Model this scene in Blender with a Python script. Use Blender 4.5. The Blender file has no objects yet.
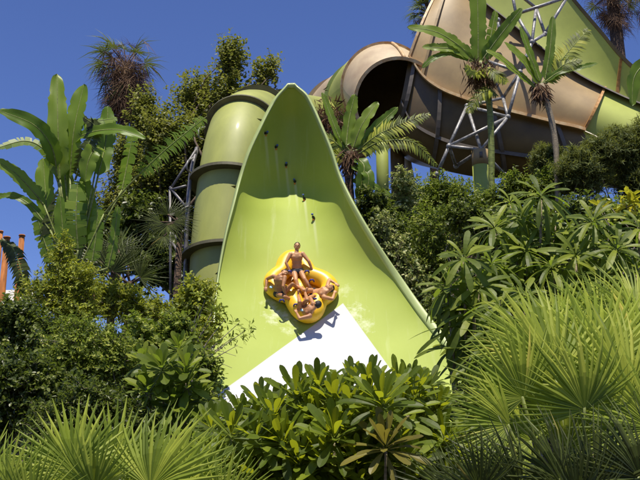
import bpy, math, random
import numpy as np
from mathutils import Vector, Matrix
R = math.radians
random.seed(11)
rng = np.random.default_rng(11)
scene = bpy.context.scene
COL = scene.collection

# ------------------------------------------------------------------ camera
CAM = Vector((0, 0, 1.7)); PITCH = R(15); F = 879.2
cd = bpy.data.cameras.new('camera'); cam = bpy.data.objects.new('camera', cd); COL.objects.link(cam)
cam.location = CAM; cam.rotation_euler = (R(90) + PITCH, 0, 0)
cd.sensor_fit = 'HORIZONTAL'; cd.sensor_width = 36; cd.lens = 36 * F / 640; cd.clip_end = 3000
scene.camera = cam

def P(px, py, Y):
    """point of the place seen at photo pixel (px, py) at distance Y"""
    u = (px - 320) / F; v = (240 - py) / F
    d = Vector((u, math.cos(PITCH) - v * math.sin(PITCH), math.sin(PITCH) + v * math.cos(PITCH)))
    return CAM + d * (Y / d.y)
def PX(Y):            # metres per photo pixel at distance Y
    return Y / F

# ------------------------------------------------------------------ terrain
_ys = [0, 5, 12, 20, 24, 30, 36, 42, 50, 60, 90, 200, 900]
_zr = [0, 0, .9, 1.8, 2.4, 5.0, 9.6, 14.2, 16.0, 16.5, 16, 10, 6]
_zl = [0, 0, .8, 1.7, 2.4, 4.6, 6.6, 7.8, 8.6, 9, 7, 3, 0]
def ground(x, y):
    a = np.interp(y, _ys, _zl); b = np.interp(y, _ys, _zr)
    t = np.clip((x + 3) / 6, 0, 1); t = t * t * (3 - 2 * t)
    z = a * (1 - t) + b * t
    return z + .12 * np.sin(x * .9 + y * .5) * np.clip((y - 4) / 8, 0, 1)

# ------------------------------------------------------------------ mesh builder
class MB:
    def __init__(s): s.v = []; s.n = 0; s.f = []
    def add(s, V, Fc, mat=0, smooth=True):
        V = np.asarray(V, dtype=np.float32).reshape(-1, 3)
        if len(V) == 0: return
        if isinstance(Fc, np.ndarray): groups = [Fc]
        else:
            by = {}
            for f in Fc: by.setdefault(len(f), []).append(f)
            groups = [np.array(g) for g in by.values()]
        for g in groups: s.f.append((g + s.n, mat, smooth))
        s.v.append(V); s.n += len(V)
    def build(s, name, mats, parent=None, loc=None):
        me = bpy.data.meshes.new(name)
        V = np.concatenate(s.v)
        if loc is not None: V = V - np.array(loc, dtype=np.float32)
        loops = np.concatenate([g.ravel() for g, _, _ in s.f]).astype(np.int32)
        tot = np.concatenate([np.full(len(g), g.shape[1]) for g, _, _ in s.f]).astype(np.int32)
        mi = np.concatenate([np.full(len(g), m) for g, m, _ in s.f]).astype(np.int32)
        sm = np.concatenate([np.full(len(g), t) for g, _, t in s.f]).astype(bool)
        st = np.concatenate([[0], np.cumsum(tot)[:-1]]).astype(np.int32)
        me.vertices.add(len(V)); me.vertices.foreach_set('co', V.ravel())
        me.loops.add(len(loops)); me.loops.foreach_set('vertex_index', loops)
        me.polygons.add(len(tot)); me.polygons.foreach_set('loop_start', st)
        try: me.polygons.foreach_set('loop_total', tot)
        except Exception: pass
        me.polygons.foreach_set('material_index', mi); me.polygons.foreach_set('use_smooth', sm)
        me.update(calc_edges=True)
        for m in (mats if isinstance(mats, (list, tuple)) else [mats]): me.materials.append(m)
        o = bpy.data.objects.new(name, me); COL.objects.link(o)
        if parent is not None: o.parent = parent
        if loc is not None and parent is None: o.location = loc
        return o

def tag(o, label=None, cat=None, group=None, kind=None):
    if label: o['label'] = label
    if cat: o['category'] = cat
    if group: o['group'] = group
    if kind: o['kind'] = kind
    return o
def empty(name, loc, label, cat, group=None):
    o = bpy.data.objects.new(name, None); COL.objects.link(o); o.location = loc
    o.empty_display_size = .2
    return tag(o, label, cat, group)
def part(mb, name, mat, root):
    """mesh part under a thing whose Empty may stand anywhere (vertices are given in world space)"""
    return mb.build(name, mat, root, loc=tuple(root.location))
def subpart(mb, name, mat, par, root):
    return mb.build(name, mat, par, loc=tuple(root.location))

def norm(a): 
    a = np.asarray(a, float); return a / (np.linalg.norm(a, axis=-1, keepdims=True) + 1e-9)
def spline(pts, n):
    p = np.array([list(q) for q in pts], float)
    q = np.vstack([2 * p[0] - p[1], p, 2 * p[-1] - p[-2]])
    out = []
    m = len(p) - 1
    for t in np.linspace(0, m, n):
        i = min(int(t), m - 1); f = t - i
        a, b, c, d = q[i], q[i + 1], q[i + 2], q[i + 3]
        out.append(.5 * ((2 * b) + (c - a) * f + (2 * a - 5 * b + 4 * c - d) * f * f + (3 * b - a - 3 * c + d) * f ** 3))
    return np.array(out)
def frames(p):
    t = np.gradient(p, axis=0); t = norm(t)
    u = np.cross(t[0], [0, 0, 1]); 
    if np.linalg.norm(u) < .1: u = np.cross(t[0], [0, 1, 0])
    u = norm(u); U = [u]
    for i in range(1, len(p)):
        u = U[-1] - t[i] * np.dot(U[-1], t[i]); U.append(norm(u))
    U = np.array(U); return t, U, np.cross(t, U)
def tube(p, r, seg=8, cap=True, closed=False):
    p = np.asarray([list(q) for q in p], float); r = np.broadcast_to(np.asarray(r, float), (len(p),))
    t, U, W = frames(p)
    a = np.linspace(0, 2 * math.pi, seg, endpoint=False)
    V = p[:, None] + r[:, None, None] * (np.cos(a)[None, :, None] * U[:, None] + np.sin(a)[None, :, None] * W[:, None])
    n = len(p); i = np.arange(n - 1)[:, None]; j = np.arange(seg)[None]; k = (j + 1) % seg
    Fc = np.stack([i * seg + j, i * seg + k, (i + 1) * seg + k, (i + 1) * seg + j], -1).reshape(-1, 4).tolist()
    if cap: Fc.append(list(range(seg))[::-1]); Fc.append([(n - 1) * seg + q for q in range(seg)])
    return V.reshape(-1, 3), Fc
def grid_faces(n, m, flip=False):
    i = np.arange(n - 1)[:, None]; j = np.arange(m - 1)[None]
    f = np.stack([i * m + j, i * m + j + 1, (i + 1) * m + j + 1, (i + 1) * m + j], -1).reshape(-1, 4)
    return f[:, ::-1].copy() if flip else f
def ellipsoid(c, r, nu=12, nv=8, M=None):
    V = []
    for i in range(nv + 1):
        th = math.pi * i / nv
        for j in range(nu):
            ph = 2 * math.pi * j / nu
            V.append((math.sin(th) * math.cos(ph), math.sin(th) * math.sin(ph), math.cos(th)))
    V = np.array(V) * np.array(r)
    if M is not None: V = V @ np.array(M).T
    i = np.arange(nv)[:, None]; j = np.arange(nu)[None]; k = (j + 1) % nu
    f = np.stack([i * nu + j, (i + 1) * nu + j, (i + 1) * nu + k, i * nu + k], -1).reshape(-1, 4)
    return V + np.array(c), f
def box(c, s, rz=0):
    V = np.array([(x, y, z) for x in (-.5, .5) for y in (-.5, .5) for z in (-.5, .5)]) * np.array(s)
    ca, sa = math.cos(rz), math.sin(rz)
    V = V @ np.array([[ca, sa, 0], [-sa, ca, 0], [0, 0, 1]])
    return V + np.array(c), [[0, 1, 3, 2], [4, 6, 7, 5], [0, 4, 5, 1], [2, 3, 7, 6], [0, 2, 6, 4], [1, 5, 7, 3]]

# ------------------------------------------------------------------ materials
def nt(name):
    m = bpy.data.materials.new(name); m.use_nodes = True; n = m.node_tree; n.nodes.clear()
    out = n.nodes.new('ShaderNodeOutputMaterial'); return m, n, out
def N(n, t, **k):
    x = n.nodes.new(t)
    for a, b in k.items(): setattr(x, a, b)
    return x
def ramp(n, stops, interp='LINEAR'):
    r = N(n, 'ShaderNodeValToRGB'); e = r.color_ramp.elements; r.color_ramp.interpolation = interp
    while len(e) < len(stops): e.new(.5)
    for i, (p, c) in enumerate(stops): e[i].position = p; e[i].color = (c[0], c[1], c[2], 1)
    return r
def leafmat(name, stops, trans=(.30, .42, .05), tw=.35, rough=.5, scale=1.2, spec=.28, under=None):
    m, n, out = nt(name); L = n.links
    g = N(n, 'ShaderNodeNewGeometry')
    tc = N(n, 'ShaderNodeTexCoord')
    no = N(n, 'ShaderNodeTexNoise'); no.inputs['Scale'].default_value = scale; no.inputs['Detail'].default_value = 3
    L.new(tc.outputs['Object'], no.inputs['Vector'])
    ma = N(n, 'ShaderNodeMath', operation='MULTIPLY_ADD'); L.new(no.outputs['Fac'], ma.inputs[0]); ma.inputs[1].default_value = .55; 
    mb = N(n, 'ShaderNodeMath', operation='MULTIPLY'); L.new(g.outputs['Random Per Island'], mb.inputs[0]); mb.inputs[1].default_value = .78
    mc = N(n, 'ShaderNodeMath', operation='SUBTRACT'); L.new(mb.outputs[0], mc.inputs[0]); mc.inputs[1].default_value = .14
    L.new(mc.outputs[0], ma.inputs[2])
    r = ramp(n, stops); L.new(ma.outputs[0], r.inputs[0])
    p = N(n, 'ShaderNodeBsdfPrincipled'); p.inputs['Roughness'].default_value = rough
    p.inputs['Specular IOR Level'].default_value = spec
    L.new(r.outputs[0], p.inputs['Base Color'])
    t = N(n, 'ShaderNodeBsdfTranslucent')
    mx = N(n, 'ShaderNodeMix', data_type='RGBA', blend_type='MULTIPLY'); mx.inputs[0].default_value = .0
    # transmitted colour: the leaf's own colour shifted to yellow
    mi = N(n, 'ShaderNodeMix', data_type='RGBA'); mi.inputs[0].default_value = .55
    L.new(r.outputs[0], mi.inputs[6]); mi.inputs[7].default_value = (*trans, 1)
    L.new(mi.outputs[2], t.inputs[0])
    s = N(n, 'ShaderNodeMixShader'); s.inputs[0].default_value = tw
    L.new(p.outputs[0], s.inputs[1]); L.new(t.outputs[0], s.inputs[2]); L.new(s.outputs[0], out.inputs[0])
    return m
def plain(name, col, rough=.5, var=.12, scale=3, metal=0, coat=0, bump=0, col2=None, detail=5, spec=.5, stretch=None):
    m, n, out = nt(name); L = n.links
    tc = N(n, 'ShaderNodeTexCoord'); no = N(n, 'ShaderNodeTexNoise')
    no.inputs['Scale'].default_value = scale; no.inputs['Detail'].default_value = detail; no.inputs['Roughness'].default_value = .62
    if stretch:
        mp = N(n, 'ShaderNodeMapping'); mp.inputs['Scale'].default_value = stretch
        L.new(tc.outputs['Object'], mp.inputs[0]); L.new(mp.outputs[0], no.inputs['Vector'])
    else: L.new(tc.outputs['Object'], no.inputs['Vector'])
    c2 = col2 or tuple(c * (1 - var * 2.2) for c in col); c1 = tuple(min(1, c * (1 + var)) for c in col)
    r = ramp(n, [(.3, c2), (.7, c1)]); L.new(no.outputs['Fac'], r.inputs[0])
    p = N(n, 'ShaderNodeBsdfPrincipled'); L.new(r.outputs[0], p.inputs['Base Color'])
    p.inputs['Roughness'].default_value = rough; p.inputs['Metallic'].default_value = metal
    p.inputs['Coat Weight'].default_value = coat; p.inputs['Coat Roughness'].default_value = .15
    p.inputs['Specular IOR Level'].default_value = spec
    if bump:
        b = N(n, 'ShaderNodeBump'); b.inputs['Strength'].default_value = bump; b.inputs['Distance'].default_value = .03
        L.new(no.outputs['Fac'], b.inputs['Height']); L.new(b.outputs[0], p.inputs['Normal'])
    L.new(p.outputs[0], out.inputs[0]); return m

M = {}
M['soil'] = plain('soil', (.085, .06, .038), .95, .3, 2.5, bump=.6)
M['bark'] = plain('bark', (.17, .12, .08), .9, .35, 9, bump=.8, stretch=(1, 1, .3))
M['twig'] = plain('twig', (.30, .24, .19), .85, .25, 9)
M['palmbark'] = plain('palmbark', (.12, .075, .045), .95, .45, 7, bump=1, stretch=(1, 1, 3))
M['greenstem'] = plain('greenstem', (.22, .26, .05), .5, .3, 4, stretch=(1, 1, 4))
M['greystem'] = plain('greystem', (.30, .24, .15), .7, .35, 8, stretch=(1, 1, 5))
M['tube_green'] = plain('tube_green', (.37, .39, .09), .55, .10, .7, coat=.06, col2=(.27, .29, .07), detail=8, stretch=(1, 1, .35))
M['flange_olive'] = plain('flange_olive', (.115, .105, .05), .5, .15, 2)  # dark tone includes the shade on the flange undersides
M['rim_green'] = plain('rim_green', (.42, .50, .17), .5, .08, 1, coat=.3)
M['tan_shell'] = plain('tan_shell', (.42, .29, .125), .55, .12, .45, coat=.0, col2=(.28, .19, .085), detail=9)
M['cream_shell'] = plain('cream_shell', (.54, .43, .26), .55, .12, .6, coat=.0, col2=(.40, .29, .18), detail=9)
M['olive_shell'] = plain('olive_shell', (.16, .105, .035), .45, .2, .5, detail=8)  # dark tone includes the shade under the flume and in the tunnel mouth
M['bowl_green'] = plain('bowl_green', (.42, .47, .09), .6, .08, .5, coat=.0, detail=8)
M['rust_flange'] = plain('rust_flange', (.55, .27, .07), .6, .25, 4)
M['pale_flange'] = plain('pale_flange', (.62, .48, .27), .5, .15, 3, col2=(.5, .25, .07))
M['grey_flange'] = plain('grey_flange', (.14, .115, .09), .5, .15, 3)
M['steel'] = plain('steel', (.33, .32, .31), .5, .3, 6, metal=.3)
M['steel_dark'] = plain('steel_dark', (.19, .18, .18), .5, .25, 6, metal=.4)
M['thatch'] = leafmat('dead_thatch', [(0, (.05, .028, .016)), (.5, (.16, .09, .05)), (1, (.32, .2, .11))], trans=(.3, .17, .07), tw=.2, rough=.8)
M['orange_post'] = plain('orange_post', (.50, .17, .035), .8, .3, 8, stretch=(1, 1, .2), bump=.3)
M['white_wall'] = plain('white_wall', (.68, .66, .62), .8, .08, 2)
M['skin1'] = plain('skin_tan', (.60, .30, .13), .5, .12, 6)
M['skin2'] = plain('skin_brown', (.48, .22, .09), .5, .12, 6)
M['hair'] = plain('dark_hair', (.018, .012, .010), .6, .3, 40)
M['briefs_black'] = plain('briefs_black', (.012, .013, .022), .6, .2, 30)
M['eye'] = plain('eye_dark', (.02, .015, .012), .2, .1, 5)
M['raft'] = plain('raft_yellow', (.90, .56, .02), .42, .05, 2, coat=.12, col2=(.84, .45, .01))
M['raft_floor'] = plain('raft_floor', (.62, .32, .02), .4, .1, 4)
M['handle_blue'] = plain('handle_blue', (.03, .035, .30), .4, .1, 5)
M['badge_blue'] = plain('badge_blue', (.35, .62, .72), .4, .1, 5)
M['nozzle_blue'] = plain('nozzle_blue', (.06, .12, .40), .3, .1, 5)
M['nozzle_black'] = plain('nozzle_black', (.015, .015, .02), .4, .1, 5)
M['reflect_orange'] = plain('reflect_orange', (.75, .20, .02), .4, .1, 5)

# foliage (leaf colours; the dark fan tone also holds some shade)
M['lf_ficus'] = leafmat('leaf_ficus', [(0, (.025, .035, .008)), (.4, (.085, .105, .02)), (.7, (.22, .23, .05)), (1, (.46, .43, .13))], trans=(.42, .46, .06), tw=.35)
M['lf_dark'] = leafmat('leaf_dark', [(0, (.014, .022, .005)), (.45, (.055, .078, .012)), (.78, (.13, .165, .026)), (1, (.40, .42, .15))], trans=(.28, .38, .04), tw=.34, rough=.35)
M['lf_mid'] = leafmat('leaf_mid', [(0, (.026, .040, .006)), (.45, (.10, .14, .015)), (.75, (.24, .29, .03)), (1, (.54, .54, .10))], trans=(.36, .50, .05), tw=.36)
M['lf_yellow'] = leafmat('leaf_yellowgreen', [(0, (.04, .06, .008)), (.4, (.13, .17, .02)), (.75, (.34, .38, .035)), (1, (.64, .60, .09))], trans=(.55, .60, .05), tw=.4)
M['lf_pale'] = leafmat('leaf_variegated', [(0, (.04, .07, .02)), (.45, (.12, .18, .04)), (.7, (.42, .45, .15)), (1, (.70, .68, .36))], trans=(.55, .60, .15), tw=.35)
M['lf_feather'] = leafmat('leaf_feathery', [(0, (.028, .040, .012)), (.5, (.085, .115, .028)), (1, (.22, .24, .06))], trans=(.35, .38, .06), tw=.35, rough=.6)
M['lf_fan'] = leafmat('leaf_fan_palm', [(0, (.07, .11, .012)), (.5, (.26, .33, .035)), (.9, (.48, .52, .07)), (1, (.68, .50, .12))], trans=(.54, .66, .06), tw=.44, rough=.5, scale=.8, spec=.25)
M['lf_fan_dark'] = leafmat('leaf_fan_dark', [(0, (.018, .024, .005)), (.6, (.065, .08, .014)), (.92, (.12, .15, .03)), (1, (.42, .28, .06))], trans=(.20, .28, .04), tw=.25, rough=.4)
M['lf_paddle'] = leafmat('leaf_paddle', [(0, (.035, .05, .006)), (.5, (.10, .15, .012)), (1, (.26, .32, .02))], trans=(.66, .70, .02), tw=.46, rough=.48, spec=.3)
M['lf_paddle_old'] = leafmat('leaf_paddle_old', [(0, (.10, .085, .015)), (.5, (.17, .15, .025)), (1, (.26, .22, .04))], trans=(.50, .42, .05), tw=.35, rough=.45)
M['lf_umbrella'] = leafmat('leaf_umbrella', [(0, (.05, .075, .008)), (.5, (.13, .175, .016)), (1, (.30, .34, .035))], trans=(.36, .52, .04), tw=.40, rough=.48, spec=.3)
M['lf_banana'] = leafmat('leaf_banana', [(0, (.085, .15, .014)), (.5, (.15, .24, .022)), (1, (.25, .33, .04))], trans=(.34, .55, .04), tw=.42, rough=.38)
M['lf_palmtop'] = leafmat('leaf_palm_top', [(0, (.03, .05, .012)), (.5, (.07, .11, .025)), (1, (.16, .19, .04))], trans=(.30, .36, .05), tw=.3)
M['lf_croton'] = leafmat('leaf_croton', [(0, (.22, .28, .02)), (.5, (.45, .47, .03)), (1, (.68, .60, .05))], trans=(.75, .68, .04), tw=.4)
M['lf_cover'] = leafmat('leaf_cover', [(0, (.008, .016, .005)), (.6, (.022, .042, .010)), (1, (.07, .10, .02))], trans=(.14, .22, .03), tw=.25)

NOZ = ((265, 133), (275.5, 147), (286, 165), (295, 181.5), (304.5, 199), (313.7, 218))
# slide wall: light green gelcoat, a white painted field whose corner points up, wash marks
def wall_mat():
    m, n, out = nt('slide_gelcoat'); L = n.links
    g = N(n, 'ShaderNodeNewGeometry'); sx = N(n, 'ShaderNodeSeparateXYZ'); L.new(g.outputs['Position'], sx.inputs[0])
    A, B, C = [Vector(tuple(wall_at(*q)[0])) for q in ((343, 303), (225, 389), (386, 363))]
    def side(p, q):   # signed distance to the line p-q in the wall's front elevation (x, z)
        dx, dz = q.x - p.x, q.z - p.z; l = math.hypot(dx, dz); nx, nz = -dz / l, dx / l
        if nz > 0: nx, nz = -nx, -nz
        a = N(n, 'ShaderNodeMath', operation='MULTIPLY'); L.new(sx.outputs[0], a.inputs[0]); a.inputs[1].default_value = nx
        b = N(n, 'ShaderNodeMath', operation='MULTIPLY_ADD'); L.new(sx.outputs[2], b.inputs[0]); b.inputs[1].default_value = nz
        L.new(a.outputs[0], b.inputs[2])
        c = N(n, 'ShaderNodeMath', operation='SUBTRACT'); L.new(b.outputs[0], c.inputs[0]); c.inputs[1].default_value = nx * p.x + nz * p.z
        return c
    a, b = side(A, B), side(A, C)
    mn = N(n, 'ShaderNodeMath', operation='MINIMUM'); L.new(a.outputs[0], mn.inputs[0]); L.new(b.outputs[0], mn.inputs[1])
    fac = N(n, 'ShaderNodeMapRange'); L.new(mn.outputs[0], fac.inputs[0]); fac.inputs[1].default_value = -.012; fac.inputs[2].default_value = .012
    # green with slow variation + vertical wash streaks
    no = N(n, 'ShaderNodeTexNoise'); no.inputs['Scale'].default_value = .55; no.inputs['Detail'].default_value = 6
    L.new(g.outputs['Position'], no.inputs['Vector'])
    r = ramp(n, [(.3, (.345, .42, .06)), (.7, (.395, .475, .082))]); L.new(no.outputs['Fac'], r.inputs[0])
    mp = N(n, 'ShaderNodeMapping'); mp.inputs['Scale'].default_value = (3.2, .4, .22); mp.inputs['Rotation'].default_value = (0, R(12), 0)
    L.new(g.outputs['Position'], mp.inputs[0])
    n2 = N(n, 'ShaderNodeTexNoise'); n2.inputs['Scale'].default_value = 1.4; n2.inputs['Detail'].default_value = 8; n2.inputs['Roughness'].default_value = .7
    L.new(mp.outputs[0], n2.inputs['Vector'])
    r2 = ramp(n, [(.56, (0, 0, 0)), (.78, (.30, .30, .30))]); L.new(n2.outputs['Fac'], r2.inputs[0])
    mx = N(n, 'ShaderNodeMix', data_type='RGBA'); L.new(r2.outputs[0], mx.inputs[0]); L.new(r.outputs[0], mx.inputs[6]); mx.inputs[7].default_value = (.62, .66, .38, 1)
    # foam and splash stains round the raft's track
    cur = mx.outputs[2]
    n3 = N(n, 'ShaderNodeTexNoise'); n3.inputs['Scale'].default_value = 3.6; n3.inputs['Detail'].default_value = 7; n3.inputs['Roughness'].default_value = .68
    L.new(g.outputs['Position'], n3.inputs['Vector'])
    for (px, py, Y, rad, amt) in ((280, 318, 0, .75, .75), (271, 303, 0, .45, .45), (352, 312, 0, .6, .75), (366, 325, 0, .45, .6), (345, 290, 0, .4, .4), (290, 328, 0, .5, .5)):
        c = Vector(tuple(wall_at(px, py)[0]))
        d = N(n, 'ShaderNodeVectorMath', operation='DISTANCE'); L.new(g.outputs['Position'], d.inputs[0]); d.inputs[1].default_value = (c.x, c.y, c.z)
        mr = N(n, 'ShaderNodeMapRange'); L.new(d.outputs['Value'], mr.inputs[0]); mr.inputs[1].default_value = rad * 2.2; mr.inputs[2].default_value = rad * .3
        ad = N(n, 'ShaderNodeMath', operation='MULTIPLY'); L.new(mr.outputs[0], ad.inputs[0]); L.new(n3.outputs['Fac'], ad.inputs[1])
        m2 = N(n, 'ShaderNodeMapRange'); L.new(ad.outputs[0], m2.inputs[0]); m2.inputs[1].default_value = .40; m2.inputs[2].default_value = .62; m2.inputs[4].default_value = amt
        x = N(n, 'ShaderNodeMix', data_type='RGBA'); L.new(m2.outputs[0], x.inputs[0]); L.new(cur, x.inputs[6]); x.inputs[7].default_value = (.72, .75, .55, 1); cur = x.outputs[2]
    for (px, py) in NOZ:
        c = Vector(tuple(wall_at(px, py)[0]))
        m1 = N(n, 'ShaderNodeMath', operation='SUBTRACT'); L.new(sx.outputs[2], m1.inputs[0]); m1.inputs[1].default_value = c.z
        m2 = N(n, 'ShaderNodeMath', operation='MULTIPLY_ADD'); L.new(m1.outputs[0], m2.inputs[0]); m2.inputs[1].default_value = .10; m2.inputs[2].default_value = -c.x
        m3 = N(n, 'ShaderNodeMath', operation='ADD'); L.new(m2.outputs[0], m3.inputs[0]); L.new(sx.outputs[0], m3.inputs[1])
        m4 = N(n, 'ShaderNodeMath', operation='ABSOLUTE'); L.new(m3.outputs[0], m4.inputs[0])
        w1 = N(n, 'ShaderNodeMapRange'); L.new(m4.outputs[0], w1.inputs[0]); w1.inputs[1].default_value = .07; w1.inputs[2].default_value = .015
        w2 = N(n, 'ShaderNodeMapRange'); L.new(m1.outputs[0], w2.inputs[0]); w2.inputs[1].default_value = -1.7; w2.inputs[2].default_value = -.1
        w3 = N(n, 'ShaderNodeMath', operation='LESS_THAN'); L.new(m1.outputs[0], w3.inputs[0]); w3.inputs[1].default_value = 0
        q1 = N(n, 'ShaderNodeMath', operation='MULTIPLY'); L.new(w1.outputs[0], q1.inputs[0]); L.new(w2.outputs[0], q1.inputs[1])
        q2 = N(n, 'ShaderNodeMath', operation='MULTIPLY'); L.new(q1.outputs[0], q2.inputs[0]); L.new(w3.outputs[0], q2.inputs[1])
        q3 = N(n, 'ShaderNodeMath', operation='MULTIPLY'); L.new(q2.outputs[0], q3.inputs[0]); q3.inputs[1].default_value = .38
        x = N(n, 'ShaderNodeMix', data_type='RGBA'); L.new(q3.outputs[0], x.inputs[0]); L.new(cur, x.inputs[6]); x.inputs[7].default_value = (.66, .68, .46, 1); cur = x.outputs[2]
    wh = ramp(n, [(.35, (.58, .58, .57)), (.65, (.65, .65, .64))]); L.new(no.outputs['Fac'], wh.inputs[0])
    fm = N(n, 'ShaderNodeMix', data_type='RGBA'); L.new(fac.outputs[0], fm.inputs[0]); L.new(cur, fm.inputs[6]); L.new(wh.outputs[0], fm.inputs[7])
    p = N(n, 'ShaderNodeBsdfPrincipled'); L.new(fm.outputs[2], p.inputs['Base Color'])
    p.inputs['Roughness'].default_value = .62; p.inputs['Specular IOR Level'].default_value = .3
    bp = N(n, 'ShaderNodeBump'); bp.inputs['Strength'].default_value = .08; bp.inputs['Distance'].default_value = .05
    L.new(no.outputs['Fac'], bp.inputs['Height']); L.new(bp.outputs[0], p.inputs['Normal'])
    L.new(p.outputs[0], out.inputs[0]); return m

# ------------------------------------------------------------------ leaf scattering
def template(kind):
    if kind == 'small':      # pointed leaf folded along its midrib
        V = [(0, 0, 0), (.45, .26, .07), (1, 0, -.04), (.45, -.26, .07)]
        Fc = [[0, 2, 1], [0, 3, 2]]
    elif kind == 'round':
        V = [(0, 0, 0), (.3, .30, .05), (.75, .28, .04), (1, 0, -.05), (.75, -.28, .04), (.3, -.30, .05)]
        Fc = [[0, 3, 2, 1], [0, 5, 4, 3]]
    elif kind == 'needle':
        V = [(0, -.035, 0), (1, 0, 0), (0, .035, 0)]; Fc = [[0, 1, 2]]
    elif kind == 'oblong':
        V = [(0, 0, 0), (.25, .15, .05), (.7, .17, .03), (1, 0, -.14), (.7, -.17, .03), (.25, -.15, .05), (.5, 0, .0)]
        Fc = [[0, 6, 2, 1], [6, 3, 2], [0, 5, 4, 6], [6, 4, 3]]
    return np.array(V, float), Fc
def scatter(mb, kind, pos, D, Nn, S, mat=0, W=None):
    V, Fc = template(kind) if isinstance(kind, str) else kind
    D = norm(D); side = norm(np.cross(Nn, D)); Nn = np.cross(D, side)
    w = np.ones(len(pos)) if W is None else W
    A = pos[:, None] + S[:, None, None] * (V[None, :, 0:1] * D[:, None] + (V[None, :, 1:2] * w[:, None, None]) * side[:, None] + V[None, :, 2:3] * Nn[:, None])
    k = len(V); off = (np.arange(len(pos)) * k)
    by = {}
    for f in Fc: by.setdefault(len(f), []).append(f)
    first = True
    base = mb.n
    mb.v.append(A.reshape(-1, 3).astype(np.float32)); mb.n += len(pos) * k
    for L_, fs in by.items():
        fs = np.array(fs); ff = (off[:, None, None] + fs[None]).reshape(-1, L_) + base
        mb.f.append((ff, mat, False))
def rdir(n, up=0.0):
    d = rng.normal(size=(n, 3)); d = norm(d); d[:, 2] += up; return norm(d)

def foliage(mb, blobs, shoots, per, size, kind='small', up=.35, shootlen=.45, mat=0, fill=.5, wide=1, twigs=None, tw_r=.008):
    """shoots that radiate from the blobs, leaves alternate along them"""
    b = np.array([(*c, *r) for c, r in blobs], float)
    w = (b[:, 3] * b[:, 5]); w = w / w.sum()
    idx = rng.choice(len(b), shoots, p=w)
    d = rdir(shoots, .15)
    u = rng.uniform(fill, 1.06, shoots)
    r = b[idx, 3:6]
    # lumpy outline
    lump = 1 + .16 * np.sin(d[:, 0] * 5 + idx) * np.sin(d[:, 2] * 6 + 2 * idx) + .08 * np.sin(d[:, 1] * 11)
    base = b[idx, 0:3] + d * r * (u * lump)[:, None]
    ax = norm(d * 1.0 + rng.normal(size=(shoots, 3)) * .45 + np.array([0, 0, up]))
    sl = shootlen * rng.uniform(.5, 1.3, shoots)
    t = (np.arange(per) + .5) / per
    sag = np.zeros((shoots, per, 3)); sag[:, :, 2] = -(t[None] ** 2) * sl[:, None] * .25
    pos = base[:, None] + ax[:, None] * ((t[None] - .5) * sl[:, None])[:, :, None] + sag
    any_ = norm(np.cross(ax, rdir(shoots))); oth = np.cross(ax, any_)
    ang = (np.arange(per) * 2.4)[None] + rng.uniform(0, 6.3, shoots)[:, None] + rng.normal(size=(shoots, per)) * .3
    rad = np.cos(ang)[:, :, None] * any_[:, None] + np.sin(ang)[:, :, None] * oth[:, None]
    D = rad * .85 + ax[:, None] * .55; D[:, :, 2] -= .15
    D = D.reshape(-1, 3) + rng.normal(size=(shoots * per, 3)) * .15
    Nn = np.repeat(ax, per, 0) * .8 + rng.normal(size=(shoots * per, 3)) * .35 + np.array([0, 0, .45])
    S = size * rng.uniform(.55, 1.25, shoots * per)
    scatter(mb, kind, pos.reshape(-1, 3), D, Nn, S, mat, W=np.full(shoots * per, wide))
    if twigs is not None:
        k = min(shoots, 260)
        for i in range(0, shoots, max(1, shoots // k)):
            a = base[i] - ax[i] * sl[i] * .5; e = base[i] + ax[i] * sl[i] * .5; e[2] -= sl[i] * .25
            c = b[idx[i], 0:3]; a0 = a * .55 + c * .45
            V, Fc = tube([a0, a, e], [tw_r * 1.8, tw_r, tw_r * .4], 3, False); twigs.add(V, Fc)

def limb(mb, a, b, r0, r1, wob=.12, seg=7, n=8, mat=0):
    a = np.array(list(a), float); b = np.array(list(b), float); L_ = np.linalg.norm(b - a)
    ts = np.linspace(0, 1, n); p = a + (b - a) * ts[:, None]
    ph = rng.uniform(0, 6, 2)
    p[:, 0] += wob * L_ * .35 * np.sin(ts * 4 + ph[0]) * np.sin(ts * math.pi); p[:, 1] += wob * L_ * .35 * np.sin(ts * 5 + ph[1]) * np.sin(ts * math.pi)
    V, Fc = tube(p, np.linspace(r0, r1, n), seg); mb.add(V, Fc, mat)

def bush(name, label, cat, blobs_px, Y, leaf, size, shoots, per=12, kind='small', group=None, depth=1.0, up=.35, sl=.45, fill=.5, trunk=.05, wide=1, extra=None):
    """blobs_px: (px, py, rx_px, ry_px[, dY])"""
    bl = []
    for q in blobs_px:
        Yq = Y + (q[4] if len(q) > 4 else 0); c = P(q[0], q[1], Yq); k = PX(Yq)
        bl.append(((c.x, c.y, c.z), (q[2] * k, min(q[2], q[3]) * k * depth, q[3] * k)))
    lo = min(bl, key=lambda t: t[0][2]); cx = sum(t[0][0] for t in bl) / len(bl); cy = Y + .3
    gz = float(ground(cx, cy)); root = empty(name, (cx, cy, gz), label, cat, group)
    mb = MB(); tw = MB()
    foliage(mb, bl, shoots, per, size, kind, up, sl, fill=fill, wide=wide, twigs=tw, tw_r=max(.004, trunk * .12))
    if extra: extra(mb, bl)
    part(mb, 'crown', M[leaf], root)
    hub = np.array([cx, cy, gz + max(.15, (lo[0][2] - lo[1][2] - gz) * .5)])
    limb(tw, (cx, cy, gz - .1), hub, trunk, trunk * .8)
    for c, r in bl:
        for s in range(3):
            e = np.array(c) + rdir(1, .3)[0] * np.array(r) * .5
            limb(tw, hub, e, trunk * .6, trunk * .12, .5, 5)
    part(tw, 'trunk', M['twig'] if trunk < .04 else M['bark'], root)
    return root

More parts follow.
